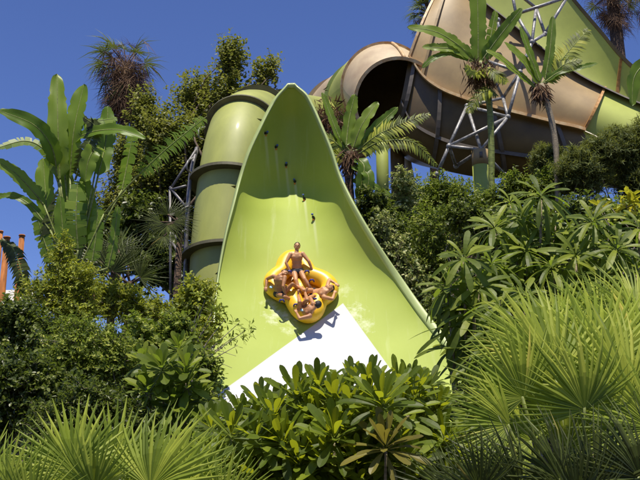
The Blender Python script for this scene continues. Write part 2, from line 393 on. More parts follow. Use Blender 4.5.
# ------------------------------------------------------------------ setting: ground
def make_ground():
    xs = np.concatenate([[-900, -400, -200, -100, -60], np.arange(-40, 40.1, .8), [60, 100, 200, 400, 900]])
    ys = np.concatenate([[-300, -60, -20, -8], np.arange(-2, 66, .8), [70, 80, 95, 130, 200, 400, 900, 1800]])
    X, Yy = np.meshgrid(xs, ys, indexing='ij'); Z = ground(X, Yy)
    Z += np.where((abs(X) < 42) & (Yy < 66) & (Yy > 0), rng.normal(size=X.shape) * .035, 0)
    mb = MB(); mb.add(np.stack([X, Yy, Z], -1).reshape(-1, 3), grid_faces(len(xs), len(ys), True)); 
    o = mb.build('hillside', M['soil']); tag(o, 'planted brown hillside rising under the slide', 'hillside', kind='structure')
make_ground()

# ------------------------------------------------------------------ the slide wall
ROWS = [  # L px,py  R px,py  Yedge Ymid
 (288, 87.5, 294.5, 87.5, 29.85, 29.85), (277, 98, 304.5, 97, 29.75, 30.45), (269.5, 110, 311.5, 109, 29.6, 30.95), (261, 127, 319, 126, 29.45, 31.5),
 (249, 153, 329.5, 152, 29.2, 32.0), (240.5, 179, 338, 178, 29.0, 32.1), (234, 204, 349, 203, 28.8, 31.9), (226, 236, 367, 236, 28.5, 31.3),
 (219, 275, 393, 277, 28.1, 30.45), (215.5, 310, 419, 315, 27.5, 29.5), (213.5, 345, 447, 350, 26.7, 28.35), (212.5, 385, 476, 384, 25.6, 26.8),
 (212, 425, 504, 412, 24.4, 25.2), (212, 460, 530, 436, 23.2, 23.7)]
_kn = [0, 2, 5, 8, 11, 13]
ROWS = [(*r[:4], *(lambda e, d: (e, e + d))(float(np.interp(i, _kn, [29.94, 29.76, 29.33, 28.09, 25.8, 23.4])), float(np.interp(i, _kn, [.04, .93, 1.81, .82, .3, .15])))) for i, r in enumerate(ROWS)]
NV, NU = 110, 56
Lc = spline([P(a, b, e) for a, b, c, d, e, f in ROWS], NV); Rc = spline([P(c, d, e) for a, b, c, d, e, f in ROWS], NV)
Dc = spline([(f - e, 0, 0) for a, b, c, d, e, f in ROWS], NV)[:, 0]
def wall_pt(v, s):
    """v 0..1 down the wall, s 0..1 left to right"""
    x = v * (NV - 1); i = int(min(x, NV - 2)); f = x - i
    Lp = Lc[i] * (1 - f) + Lc[i + 1] * f; Rp = Rc[i] * (1 - f) + Rc[i + 1] * f; D = Dc[i] * (1 - f) + Dc[i + 1] * f
    b = 4 * s * (1 - s); b = b ** .9
    p = Lp * (1 - s) + Rp * s
    return p + np.array([0, 1, .10]) * D * b
grid = np.array([[wall_pt(i / (NV - 1), j / (NU - 1)) for j in range(NU)] for i in range(NV)])
gn = norm(np.cross(np.gradient(grid, axis=1), np.gradient(grid, axis=0)))
if gn[50, 28, 1] > 0: gn = -gn
def wall_at(px, py):
    d = P(px, py, 30) - CAM; best = None
    dd = np.array(d) / np.linalg.norm(d); rel = grid - np.array(CAM); t = rel @ dd
    dist = np.linalg.norm(rel - t[..., None] * dd, axis=-1); i = np.unravel_index(dist.argmin(), dist.shape)
    q = np.array(CAM) + dd * (t[i]); return q, gn[i]
M['wall'] = wall_mat()
base = P(330, 430, 26)
wall = empty('slide_wall', (base.x, 26, float(ground(base.x, 26))), 'tall pale green curved slide wall with a pointed top and white painted base', 'water slide')
mb = MB(); th = .09
mb.add(grid.reshape(-1, 3), grid_faces(NV, NU, False))
part(mb, 'riding_surface', M['wall'], wall)
mb = MB(); mb.add((grid - gn * th).reshape(-1, 3), grid_faces(NV, NU, True))
part(mb, 'back_shell', M['flange_olive'], wall)
# rim: closed band profile that follows the edge over the top
edge = np.vstack([Lc[::-1], Rc]); en = np.vstack([gn[::-1, 0], gn[:, -1]])
k = 5
et = norm(np.gradient(edge, axis=0)); et = norm(np.array([et[max(0, i - k):i + k + 1].mean(0) for i in range(len(et))]))
eo = norm(np.cross(et, en)); mid = edge.mean(0)
if np.dot(eo[20], edge[20] - mid) < 0: eo = -eo
en2 = norm(np.array([en[max(0, i - k):i + k + 1].mean(0) for i in range(len(en))]))
cut = slice(0, len(edge))
RW = np.interp(np.arange(len(edge)), [0, NV - 14, NV + 10, len(edge)], [.22, .22, 1, 1])
def band(prof, cutN=None):
    V = np.stack([edge + eo * a * RW[:, None] + en2 * b for a, b in prof], 1); n, m = V.shape[:2]
    i = np.arange(n - 1)[:, None]; j = np.arange(m)[None]; kk = (j + 1) % m
    return V.reshape(-1, 3), np.stack([i * m + j, i * m + kk, (i + 1) * m + kk, (i + 1) * m + j], -1).reshape(-1, 4)
mb = MB(); V, Fc = band([(-.012, .03), (.05, .055), (.22, .05), (.245, .02), (.22, -.045), (.03, -.045), (.0, -th - .01), (-.03, -th - .01)]); mb.add(V, Fc); part(mb, 'rim', M['rim_green'], wall)
# raised stiffening ribs on the back + struts (real structure behind the shell)
for rr in (22, 44, 66, 86):
    row = grid[rr] - gn[rr] * (th + .01)
    V = np.concatenate([row, row - gn[rr] * .22]); m = NU
    mb = MB(); mb.add(V, grid_faces(2, m)); part(mb, 'back_rib', M['flange_olive'], wall)
for (rr, cc) in ((30, 20), (30, 38), (50, 10), (50, 46), (70, 28)):
    a = grid[rr, cc] - gn[rr, cc] * .15; b = np.array([a[0], a[1] + 2.0, float(ground(a[0], a[1] + 2.0)) - .2])
    V, Fc = tube([a, a + np.array([0, 1.0, -.8]), b], .09, 10); mb = MB(); mb.add(V, Fc); part(mb, 'support_post', M['steel'], wall)
# spray nozzles up the wall
for (px, py) in NOZ:
    q, nn = wall_at(px, py)
    mb = MB(); V, Fc = tube([q - nn * .02, q + nn * .07, q + nn * .12], [.055, .05, .02], 10); mb.add(V, Fc); nz = part(mb, 'spray_nozzle', M['nozzle_black'], wall)
    mb = MB(); V, Fc = ellipsoid(q + nn * .12 + np.array([-.01, 0, .06]), (.045, .045, .04)); mb.add(V, Fc); subpart(mb, 'nozzle_cap', M['nozzle_blue'], nz, wall)
    mb = MB(); V, Fc = ellipsoid(q + nn * .05 + np.array([.0, 0, -.09]), (.035, .035, .03)); mb.add(V, Fc); subpart(mb, 'orange_reflection', M['reflect_orange'], nz, wall)  # orange reflection below the nozzle, modelled as a coloured blob

# ------------------------------------------------------------------ closed tube beside the wall
TP = [(231, 430, 31.6), (228, 340, 32.0), (227, 270, 32.4), (230, 215, 32.8), (235, 170, 33.2), (240, 143, 33.8), (246, 125, 35.1), (257, 121, 37.2), (275, 122, 40.5), (300, 120, 44.5), (335, 124, 48.5)]
tp = spline([P(*q) for q in TP], 120)
base = tp[0]; gz = float(ground(base[0], base[1]))
tubo = empty('slide_tube', (base[0], base[1], gz), 'olive green closed tube bending over beside the slide wall', 'slide tube')
rt = 1.40
V, Fc = tube(tp, rt, 48, False); mb = MB(); mb.add(V, Fc); part(mb, 'tube_shell', M['tube_green'], tubo)
tt, tU, tW = frames(tp)
def ring(root, c, t, u, w, r0, r1, h, mat, name='flange'):
    a = np.linspace(0, 2 * math.pi, 56, endpoint=False); prof = [(r0, -h), (r1, -h), (r1, h), (r0, h)]
    V = np.stack([c + (np.cos(a)[:, None] * u + np.sin(a)[:, None] * w) * r + t * z for r, z in prof], 1).reshape(-1, 3)
    i = np.arange(56)[:, None]; j = np.arange(4)[None]; ii = (i + 1) % 56; jj = (j + 1) % 4
    mb = MB(); mb.add(V, np.stack([i * 4 + j, ii * 4 + j, ii * 4 + jj, i * 4 + jj], -1).reshape(-1, 4), smooth=False)
    return part(mb, name, mat, root)
def near_y(py):
    best = min(range(len(tp)), key=lambda i: abs(proj(tp[i])[1] - py) + (100 if i > 75 else 0)); return best
def proj(p):
    d = Vector(list(p)) - CAM; f = d.y * math.cos(PITCH) + d.z * math.sin(PITCH); v = -d.y * math.sin(PITCH) + d.z * math.cos(PITCH)
    return 320 + d.x / f * F, 240 - v / f * F
for py in (184, 258, 330, 398):
    i = near_y(py); ring(tubo, tp[i], tt[i], tU[i], tW[i], rt - .03, rt + .34, .06, M['flange_olive'])
for i in (66, 84, 100):
    ring(tubo, tp[i], tt[i], tU[i], tW[i], rt - .03, rt + .24, .05, M['flange_olive'])
for py in (120,): pass
# feet of the tube
for dx in (-.9, .9):
    V, Fc = tube([(base[0] + dx, base[1] + .3, gz - .3), (base[0] + dx * .9, base[1] + .3, base[2] + .4)], .12, 10); mb = MB(); mb.add(V, Fc); part(mb, 'support_post', M['steel'], tubo)

# ladder-like pipe frame up the left of the tube
fb = P(186, 330, 32.6); root = empty('pipe_frame', (fb.x, fb.y, float(ground(fb.x, fb.y))), 'grey steel pipe frame with curved brackets left of the olive tube', 'pipe frame')
def pipes(root, segs, r, mat, name='pipe', n=8):
    for s in segs:
        pts = [P(*q) for q in s]; p = spline(pts, 14) if len(pts) > 2 else pts
        V, Fc = tube(p, r, n); mb = MB(); mb.add(V, Fc); part(mb, name, mat, root)
pipes(root, [[(188, 420, 32.4), (187, 330, 32.4), (186, 250, 32.5), (190, 180, 32.7), (197, 148, 33.2)]], .09, M['steel_dark'])
pipes(root, [[(196, 150, 33), (170, 190, 33)], [(170, 187, 33), (190, 212, 32.6)], [(170, 190, 33), (186, 186, 32.6)], [(186, 250, 32.5), (170, 230, 33.2)], [(170, 190, 33), (171, 330, 33)], [(171, 240, 33.1), (187, 268, 32.5)]], .055, M['steel_dark'], 'brace')
pipes(root, [[(193, 158, 32.8), (188, 161, 32.2), (187, 169, 32.2), (193, 174, 32.8)], [(193, 206, 32.8), (184, 208, 32.3), (181, 214, 32.3), (188, 219, 32.6)], [(190, 230, 32.8), (183, 231, 32.3), (180, 237, 32.3), (186, 243, 32.6)], [(205, 127, 33.6), (199, 129, 33), (199, 137, 33), (204, 140, 33.4)]], .035, M['steel'], 'bracket')
pipes(root, [[(184, 290, 32.2), (185, 265, 32.3), (188, 248, 32.3)]], .05, M['steel'], 'brace')

# ------------------------------------------------------------------ funnel mouth (upper middle)
c0 = P(385, 200, 46)
fun = empty('funnel_tunnel', (c0.x, c0.y, float(ground(c0.x, c0.y))), 'cream and tan ringed tunnel with a wide dark open mouth', 'slide tunnel')
RG = [((338, 130, 49.5), 26, None), ((345, 119, 48), 43, 'c'), ((369, 104, 46.6), 46, 'g'), ((386, 88, 45.2), 47.5, 't'), ((399, 103, 43.4), 47, 'm')]
def circle(c, t, r, n=64):
    t = norm(t); u = norm(np.cross(t, [0, 0, 1])); w = np.cross(u, t); a = np.linspace(0, 2 * math.pi, n, endpoint=False)
    return np.array(list(c)) + (np.cos(a)[:, None] * u + np.sin(a)[:, None] * w) * r
cent = [np.array(list(P(*q[0]))) for q in RG]; rad = [q[1] * PX(q[0][2]) for q in RG]
axf = norm(np.array([.10, -.93, -.30]))
circ = [circle(c, axf, r) for c, r in zip(cent, rad)]
mats = [M['cream_shell'], M['cream_shell'], M['tube_green'], M['cream_shell']]
names = ['throat', 'cream_ring', 'green_ring', 'tan_ring']
for i in range(4):
    A, B = circ[i], circ[i + 1]
    n = 10; rows = []
    for t in np.linspace(0, 1, n):
        bul = 1 + .05 * math.sin(math.pi * t)
        c = cent[i] * (1 - t) + cent[i + 1] * t; q = A * (1 - t) + B * t; rows.append(c + (q - c) * bul)
    V = np.array(rows); V = np.concatenate([V, V[:, :1]], 1)
    V2 = V * 1.0
    mb = MB(); mb.add(V.reshape(-1, 3), grid_faces(n, 65)); part(mb, names[i], mats[i], fun)
tfx = axf; ufx = norm(np.cross(tfx, [0, 0, 1])); wfx = np.cross(ufx, tfx)
for i, m_, w_ in ((1, 'cream_shell', .22), (2, 'rim_green', .2), (3, 'pale_flange', .13), (4, 'pale_flange', .14)):
    ring(fun, cent[i], tfx, ufx, wfx, rad[i] - .04, rad[i] + w_, .06, M[m_], 'flange')
# a lengthwise seam rib on the tan ring
sm = []
for t in np.linspace(0, 1, 9):
    c = cent[3] * (1 - t) + cent[4] * t; q = circ[3][17] * (1 - t) + circ[4][17] * t; sm.append(c + (q - c) * (1.03 + .05 * math.sin(math.pi * t)))
V, Fc = tube(sm, .09, 6); mb = MB(); mb.add(V, Fc); part(mb, 'seam_rib', M['pale_flange'], fun)
# inner face of the mouth, its shade put into the dark colour
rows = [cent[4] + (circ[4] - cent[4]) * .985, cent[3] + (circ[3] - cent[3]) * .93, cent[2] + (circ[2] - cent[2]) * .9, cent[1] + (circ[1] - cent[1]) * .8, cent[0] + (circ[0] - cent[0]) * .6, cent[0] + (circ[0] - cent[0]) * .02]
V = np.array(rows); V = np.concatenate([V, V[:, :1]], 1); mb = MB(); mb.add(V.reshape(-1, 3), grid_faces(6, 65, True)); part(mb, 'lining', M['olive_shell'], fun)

# ------------------------------------------------------------------ the big open flume (upper right)
c0 = P(540, 190, 46)
bowl = empty('open_flume', (c0.x, c0.y, float(ground(c0.x, c0.y))), 'huge tan and green open flume curving down across the upper right', 'slide flume')
ST = [  # near rim T, side seam S, bottom B, far foot Q, far rim Fq
 ((437, -8, 44.2), (409, 57, 43.2), (392, 128, 44.6), (400, 120, 50), (447, -60, 51)),
 ((449, -20, 44.0), (422, 76, 42.9), (402, 150, 44.4), (425, 120, 50.5), (475, -70, 51.5)),
 ((462, -20, 43.9), (440, 89, 42.7), (432, 166, 44.4), (455, 110, 50.5), (505, -60, 51.5)),
 ((480, 0, 43.8), (462, 98, 42.6), (470, 176, 44.3), (490, 100, 50.5), (530, -45, 51.3)),
 ((503, 18, 43.6), (492, 107, 42.5), (505, 178, 44.2), (525, 100, 50), (552, -24, 50.8)),
 ((535, 44, 43.3), (524, 115, 42.3), (540, 180, 44), (556, 110, 49.4), (578, 8, 50)),
 ((570, 70, 43), (556, 123, 42.1), (572, 180, 43.8), (590, 118, 48.6), (600, 34, 49.2)),
 ((604, 88, 42.7), (584, 130, 41.9), (602, 182, 43.6), (618, 128, 47.8), (621, 59, 48.4)),
 ((645, 105, 42.3), (628, 150, 41.8), (640, 190, 43.4), (650, 135, 47), (644, 77, 47.6)),
 ((700, 118, 42), (690, 165, 41.7), (700, 200, 43.2), (700, 142, 46.5), (690, 92, 47))]
T_, S_, B_, Q_, F_ = [spline([P(*s[i]) for s in ST], 46) for i in range(5)]
x7 = int(7 / 9 * 45)      # joint between tan and green lengths
def arcrows(A, B, bulge, n, power=1.0):
    rows = []
    for t in np.linspace(0, 1, n): rows.append(A * (1 - t) + B * t + np.array(bulge) * math.sin(math.pi * t))
    return np.array(rows)   # (n, stations, 3)
up = arcrows(T_, S_, (-.1, -.55, -.15), 12)
lowr = arcrows(S_ + np.array([0, .18, .05]), B_, (0, -.5, -.5), 12)
bot = arcrows(B_, Q_, (0, 0, -1.6), 12)
far = arcrows(Q_, F_, (.1, .9, -.2), 14)
def patch(rows, a, b, mat, name, flip=False):
    mb = MB(); mb.add(rows[:, a:b + 1].reshape(-1, 3), grid_faces(rows.shape[0], b + 1 - a, flip)); return part(mb, name, mat, bowl)
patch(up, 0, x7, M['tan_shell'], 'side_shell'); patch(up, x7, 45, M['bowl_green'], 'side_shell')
patch(lowr, 0, x7, M['olive_shell'], 'under_shell'); patch(lowr, x7, 45, M['bowl_green'], 'under_shell')  # shade below the side seam is put into the dark shell colour
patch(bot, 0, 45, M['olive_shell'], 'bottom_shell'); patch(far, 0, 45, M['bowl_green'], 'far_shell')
def strip(path, out1, out2, r, mat, name, parent=bowl):
    """flange: thin box strip along path; out1/out2 are the two half axes"""
    o1 = np.array(out1) * r[0]; o2 = np.array(out2) * r[1]
    V = np.stack([path - o2, path + o1 - o2, path + o1 + o2, path + o2], 1); n = len(path)
    i = np.arange(n - 1)[:, None]; j = np.arange(4)[None]; jj = (j + 1) % 4
    f = np.stack([i * 4 + j, i * 4 + jj, (i + 1) * 4 + jj, (i + 1) * 4 + j], -1).reshape(-1, 4).tolist() + [[0, 1, 2, 3], [4 * n - 1, 4 * n - 2, 4 * n - 3, 4 * n - 4]]
    mb = MB(); mb.add(V.reshape(-1, 3), f, smooth=False); return part(mb, name, mat, parent)
strip(S_[:x7 + 1], (0, -1, -.25), (0, 0, 1), (.30, .085), M['pale_flange'], 'side_flange')
strip(T_, (0, -1, -.55), (0, .3, 1), (.62, .05), M['grey_flange'], 'rim_flange')  # dark grey stands for the shade beneath this rim
strip(F_, (0, -.3, .9), (0, 1, .3), (.30, .12), M['olive_shell'], 'far_rim_flange')
def crossrib(k_, mat, w=.16, rows=(up,), name='joint_flange', h=.07):
    path = np.concatenate([r[:, k_] for r in rows]); strip(path, (0, -1, 0), (1, 0, 0), (w, h), mat, name)
crossrib(x7, M['rust_flange'], .22); crossrib(5, M['tan_shell'], .2); crossrib(0, M['pale_flange'], .12)
path = far[:, x7]; strip(path, (0, -1, 0), (1, 0, 0), (.10, .10), M['rust_flange'], 'joint_flange')
for k_ in (2, 10, 20, 30): crossrib(k_, M['grey_flange'], .28, (lowr,), 'under_rib', .10)
path = lowr[6]; strip(path[:x7], (0, -1, -.5), (0, 0, 1), (.2, .1), M['grey_flange'], 'under_rib')
# columns carrying it
def column(name, label, px0, px1, ytop, Y, mat, mat2=None, cut=None, n=18):
    a = P((px0 + px1) / 2, ytop, Y); r = (px1 - px0) / 2 * PX(Y); gz = float(ground(a.x, Y))
    root = empty(name, (a.x, a.y, gz), label, 'column')
    zc = a.z if not mat2 else P(px0, cut, Y).z
    V, Fc = tube([(a.x, a.y, gz - .3), (a.x, a.y, zc)], r, n); mb = MB(); mb.add(V, [f for f in Fc]); part(mb, 'lower_shaft' if mat2 else 'shaft', mat, root)
    if mat2:
        V, Fc = tube([(a.x, a.y, zc), (a.x, a.y, a.z)], r * 1.02, n); mb = MB(); mb.add(V, Fc); part(mb, 'upper_shaft', mat2, root)
        V, Fc = box((a.x - r * .1, a.y - r * 1.03, a.z - .35), (.14, .06, .3)); mb = MB(); mb.add(V, Fc); part(mb, 'plate', M['grey_flange'], root)
    return root
column('support_column', 'short round pedestal, tan above and green below, under the steel truss', 471, 489, 151, 40.5, M['bowl_green'], M['tan_shell'], 166)
column('support_column', 'green column behind the bird-of-paradise plant beside the slide', 375, 388, 120, 44, M['bowl_green'])
column('support_column', 'dark square-looking column right of the green one', 389, 404, 118, 45.5, M['olive_shell'])
a = P(411, 163, 47); root = empty('leaning_post', (a.x, a.y, float(ground(a.x, a.y))), 'pale cream leaning post in front of the blue gap under the flume', 'post')
V, Fc = tube([P(414, 205, 47), P(408, 165, 47), P(404, 130, 47)], [.30, .22, .2], 10); mb = MB(); mb.add(V, Fc); part(mb, 'shaft', M['white_wall'], root)

# steel truss
a = P(480, 150, 41); root = empty('support_truss', (a.x, a.y, float(ground(a.x, a.y))), 'grey steel pipe truss holding the big tan flume', 'truss')
nd = dict(a=(467, 106, 41.8), b=(449, 146, 40.5), c=(481, 150, 40.3), d=(508, 117, 40.6), e=(503, 98, 42), f=(437, 174, 41), g=(456, 166, 42), h=(484, 60, 42), i=(520, 72, 41), j=(516, 14, 41.5), k=(536, 8, 42.5), l=(567, -3, 42), m=(532, 42, 41), n=(500, 40, 42.3), o=(545, 34, 42), q=(498, 20, 42), w=(511, -12, 42), z=(505, 175, 41))
prs = 'ab ac bc cd bd ad de ae bf bg gc ei di hi he im mj jk kl mk jh hn nj ol ok mo wj wk jl cz nq'
pipes(root, [[nd[p[0]], nd[p[1]]] for p in prs.split()], .085, M['steel'])
for k_ in nd:
    V, Fc = ellipsoid(P(*nd[k_]), (.14, .14, .14), 10, 8); mb = MB(); mb.add(V, Fc); part(mb, 'node', M['steel'], root)

# ------------------------------------------------------------------ raft and riders
rc_px = (300, 293)
q0, n0 = wall_at(*rc_px)
n0 = norm(n0); slope = norm(np.cross(n0, norm(np.cross([0, 0, 1], n0)))); 
if slope[2] < 0: slope = -slope
right = norm(np.cross(slope, n0)); 
if right[0] < 0: right = -right
kk = PX(q0[1])
UP = np.array([0, -math.sin(PITCH), math.cos(PITCH)])
upb, uph = float(np.dot(slope, UP)), float(np.dot(n0, UP))
rtb, rth = float(slope[0]), float(n0[0])
def RL(a, b, h): return q0 + right * a + slope * b + n0 * (h + .06)
def RJ(px, py, h):    # point over the raft seen at this pixel, h above the wall
    dx = (px - rc_px[0]) * kk; dy = (rc_px[1] - py) * kk
    # solve a, b
    A = np.array([[right[0], slope[0]], [float(np.dot(right, UP)), upb]]); y = np.array([dx - rth * h, dy - uph * h])
    a, b = np.linalg.solve(A, y); return q0 + right * a + slope * b + n0 * (h + .06)
raft = empty('raft', tuple(q0), 'yellow four-lobed inflatable raft sliding down the green wall', 'raft')
lob = []
for th_ in np.linspace(0, 2 * math.pi, 120, endpoint=False):
    r = .47
    for c_, a_, w_ in ((-7, .49, 33), (106, .55, 30), (176, .45, 33), (-75, .56, 30)):
        d = (math.degrees(th_) - c_ + 180) % 360 - 180; r += a_ * math.exp(-(d / w_) ** 2)
    lob.append(r)
lob = np.array(lob); ths = np.linspace(0, 2 * math.pi, 120, endpoint=False)
vs = 1.0 / upb * .86
ctr = np.array([RL(r * math.cos(t), r * math.sin(t) * vs, .30) for r, t in zip(lob, ths)])
seg = 16; tr = .30
tn = norm(np.roll(ctr, -1, 0) - np.roll(ctr, 1, 0)); on = norm(np.cross(tn, n0))
aa = np.linspace(0, 2 * math.pi, seg, endpoint=False)
V = ctr[:, None] + tr * (np.cos(aa)[None, :, None] * on[:, None] + np.sin(aa)[None, :, None] * n0)
i = np.arange(120)[:, None]; j = np.arange(seg)[None]; ii = (i + 1) % 120; jj = (j + 1) % seg
mb = MB(); mb.add(V.reshape(-1, 3), np.stack([i * seg + j, ii * seg + j, ii * seg + jj, i * seg + jj], -1).reshape(-1, 4)); part(mb, 'outer_tube', M['raft'], raft)
fl = [RL(0, 0, .14)] + [RL(r * .97 * math.cos(t), r * .97 * math.sin(t) * vs, .14) for r, t in zip(lob, ths)]
mb = MB(); mb.add(fl, np.array([[0, 1 + q, 1 + (q + 1) % 120] for q in range(120)])); part(mb, 'floor', M['raft_floor'], raft)
# centre boss
V, Fc = ellipsoid((0, 0, 0), (.30, .30, .16), 18, 8); V = np.array([RL(x, y * vs, .24 + z) for x, y, z in V]); mb = MB(); mb.add(V, Fc); part(mb, 'centre_boss', M['raft'], raft)
for (px, py) in ((289, 273), (307, 273), (312, 281.5), (297, 304), (325, 291), (315, 299), (283, 300)):
    c = RJ(px, py, .55); p = [c - right * .075 - n0 * .04, c - right * .05 + n0 * .045, c + right * .05 + n0 * .045, c + right * .075 - n0 * .04]
    V, Fc = tube(spline(p, 8), .028, 6); mb = MB(); mb.add(V, Fc); part(mb, 'handle', M['handle_blue'], raft)
for (px, py) in ((272, 287), (303, 308)):
    c = RJ(px, py, .59); V, Fc = ellipsoid((0, 0, 0), (.06, .06, .02), 12, 6); V = np.array([c + right * x + slope * y + n0 * z for x, y, z in V]); mb = MB(); mb.add(V, Fc); part(mb, 'badge', M['badge_blue'], raft)

def capsule(mb, a, b, r0, r1, seg=14):
    a = np.array(a, float); b = np.array(b, float); V, Fc = tube([a, (a + b) / 2, b], [r0, (r0 + r1) / 2, r1], seg); mb.add(V, Fc)
    V, Fc = ellipsoid(a, (r0,) * 3, 12, 8); mb.add(V, Fc); V, Fc = ellipsoid(b, (r1,) * 3, 12, 8); mb.add(V, Fc)
def toward(a, b, L_): d = np.array(b, float) - np.array(a, float); return np.array(a, float) + d / (np.linalg.norm(d) + 1e-9) * L_
def remesh(o, vox, it=2):
    m = o.modifiers.new('join', 'REMESH'); m.mode = 'VOXEL'; m.voxel_size = vox; m.use_smooth_shade = True
    s = o.modifiers.new('smooth', 'SMOOTH'); s.factor = .6; s.iterations = it
def basis(f, u):
    f = norm(f); u = np.array(u, float); u = norm(u - f * np.dot(u, f)); r = np.cross(f, u); return f, u, r
def hand(mb, wrist, d, palm_n):
    """palm with five bent fingers: d along the hand, palm_n out of the palm"""
    d, pn, s = basis(d, palm_n)
    for k_ in (-.025, 0, .025): capsule(mb, wrist + s * k_ * .8, wrist + d * .085 + s * k_, .017, .016, 8)
    for k_, L_ in ((-.034, .06), (-.012, .078), (.011, .072), (.033, .056)):
        a = wrist + d * .09 + s * k_; b = a + d * L_ * .55 + pn * .012 + s * k_ * .1; c = b + d * L_ * .35 + pn * .035
        capsule(mb, a, b, .0105, .0095, 8); capsule(mb, b, c, .0095, .008, 8)
    a = wrist + d * .03 - s * .03; b = a + d * .035 - s * .03 + pn * .01; c = b + d * .03 - s * .005 + pn * .012
    capsule(mb, a, b, .013, .011, 8); capsule(mb, b, c, .011, .009, 8)
HS = 1.14
def person(label, skin, pelvis, chest, head, face, shR, shL, elR, haR, elL, haL, knR, foR, knL, foL, hips=None, hair_face=None, up_front=None):
    """joint targets in world space; lengths are made human. 'R'/'L' are just the two sides"""
    pelvis0 = np.array(pelvis, float); sc_ = lambda q: pelvis0 + (np.array(q, float) - pelvis0) / HS
    pelvis = pelvis0; shR, shL, elR, haR, elL, haL, knR, foR, knL, foL, head, chest = map(sc_, (shR, shL, elR, haR, elL, haL, knR, foR, knL, foL, head, chest)); sp = norm(np.array(chest) - pelvis)
    side = norm(np.array(shL) - np.array(shR)); side = norm(side - sp * np.dot(side, sp)); front = norm(np.cross(side, sp))
    if np.dot(front, face) < 0: front = -front
    neck = pelvis + sp * .52; chestc = pelvis + sp * .36
    S1 = pelvis + sp * .47 - side * .18; S2 = pelvis + sp * .47 + side * .18
    hd = norm(np.array(head) - neck); hc = neck + hd * .175
    mb = MB()
    def ell(c, r3, f=front, u=sp):
        Mx = np.stack([np.cross(u, f), f, u], 1); V, Fc = ellipsoid(c, r3, 16, 12, Mx); mb.add(V, Fc)
    ell(pelvis, (.165, .105, .12)); ell(pelvis + sp * .10, (.152, .103, .16)); ell(pelvis + sp * .22, (.15, .10, .15)); ell(chestc, (.175, .115, .17)); ell(pelvis + sp * .44, (.17, .085, .08))
    for s in (-1, 1):
        ell(pelvis + sp * .38 + side * s * .075 + front * .065, (.075, .05, .065)); ell(pelvis - front * .05 + side * s * .08 - sp * .03, (.085, .09, .10))
        ell(pelvis + sp * .46 + side * s * .165, (.07, .065, .07))
    capsule(mb, neck - sp * .03, neck + hd * .10, .064, .058)
    f, u, r = basis(face, hd); f2 = f
    uu = hd; fx = norm(f - uu * np.dot(f, uu)); rx = np.cross(fx, uu)
    Mh = np.stack([rx, fx, uu], 1)
    V, Fc = ellipsoid(hc + uu * .015, (.084, .106, .114), 20, 16, Mh); mb.add(V, Fc)
    V, Fc = ellipsoid(hc - uu * .055 + fx * .03, (.060, .068, .064), 16, 12, Mh); mb.add(V, Fc)
    V, Fc = ellipsoid(hc + fx * .108 - uu * .018, (.014, .022, .026), 10, 8, Mh); mb.add(V, Fc)   # nose
    V, Fc = ellipsoid(hc + fx * .097 + uu * .025, (.05, .012, .012), 10, 8, Mh); mb.add(V, Fc)    # brow
    V, Fc = ellipsoid(hc + fx * .096 - uu * .058, (.026, .012, .008), 10, 8, Mh); mb.add(V, Fc)   # lips
    for s in (-1, 1): V, Fc = ellipsoid(hc + rx * s * .086 - uu * .005, (.012, .02, .03), 8, 8, Mh); mb.add(V, Fc)
    for S, el, ha in ((S1, elR, haR), (S2, elL, haL)):
        E = toward(S, el, .30); W = toward(E, ha, .26)
        capsule(mb, S, S * .5 + E * .5, .062, .058); capsule(mb, S * .5 + E * .5, E, .058, .044)
        capsule(mb, E, E * .65 + W * .35, .045, .046); capsule(mb, E * .65 + W * .35, W, .046, .030)
        hand(mb, W, W - E, -n0 + norm(W - E) * .1)
    for s, kn, fo in ((-1, knR, foR), (1, knL, foL)):
        H = pelvis + side * s * .095 - sp * .03
        K = toward(H, kn, .44); A_ = toward(K, fo, .42)
        capsule(mb, H, H * .5 + K * .5, .092, .078); capsule(mb, H * .5 + K * .5, K, .078, .056)
        capsule(mb, K, K * .65 + A_ * .35, .055, .056); capsule(mb, K * .65 + A_ * .35, A_, .056, .036)
        sd = norm(A_ - K); kd = norm(K - H); toe = np.cross(np.cross(sd, kd), sd)
        toe = norm(kd - sd * np.dot(kd, sd)) if np.linalg.norm(kd - sd * np.dot(kd, sd)) > .15 else front
        toe = norm(-toe * 0 + (toe if np.dot(toe, n0) > -.2 else -toe)); toe = norm(toe + sd * .35)
        capsule(mb, A_ + sd * .03 - toe * .04, A_ + sd * .045 + toe * .12, .034, .032)
        fs = norm(np.cross(toe, sd))
        for q in range(5):
            b = A_ + sd * .05 + toe * .13 + fs * (q - 2) * .016; capsule(mb, b, b + toe * (.035 - .004 * q), .012, .009, 8)
    root = mb.build('person', skin, None, loc=tuple(pelvis)); root.scale = (HS, HS, HS); remesh(root, .011); tag(root, label, 'person', 'riders on the yellow raft')
    # briefs
    mb = MB(); 
    def ell2(c, r3): V, Fc = ellipsoid(c, r3, 16, 12, np.stack([np.cross(sp, front), front, sp], 1)); mb.add(V, Fc)
    ell2(pelvis + sp * .0, (.178, .118, .085)); 
    for s in (-1, 1):
        ell2(pelvis - front * .052 + side * s * .08 - sp * .03, (.098, .10, .095))
        H = pelvis + side * s * .09 - sp * .03; K = knR if s < 0 else knL; capsule(mb, H, toward(H, K, .06), .104, .098)
    ell2(pelvis + front * .085 - sp * .05, (.06, .05, .06))
    b = mb.build('swim_briefs', M['briefs_black'], root, loc=tuple(pelvis)); remesh(b, .014)
    # hair cap
    V, Fc = ellipsoid(hc + uu * .030 - fx * .018, (.094, .112, .116), 24, 16, Mh); mbh = MB()
    keep = [q for q in Fc.tolist() if (lambda c: np.dot(c - hc, uu) > -.015 + (np.dot(c - hc, fx) > .02) * .055 - (np.dot(c - hc, fx) < -.02) * .05)(V[q].mean(0))]
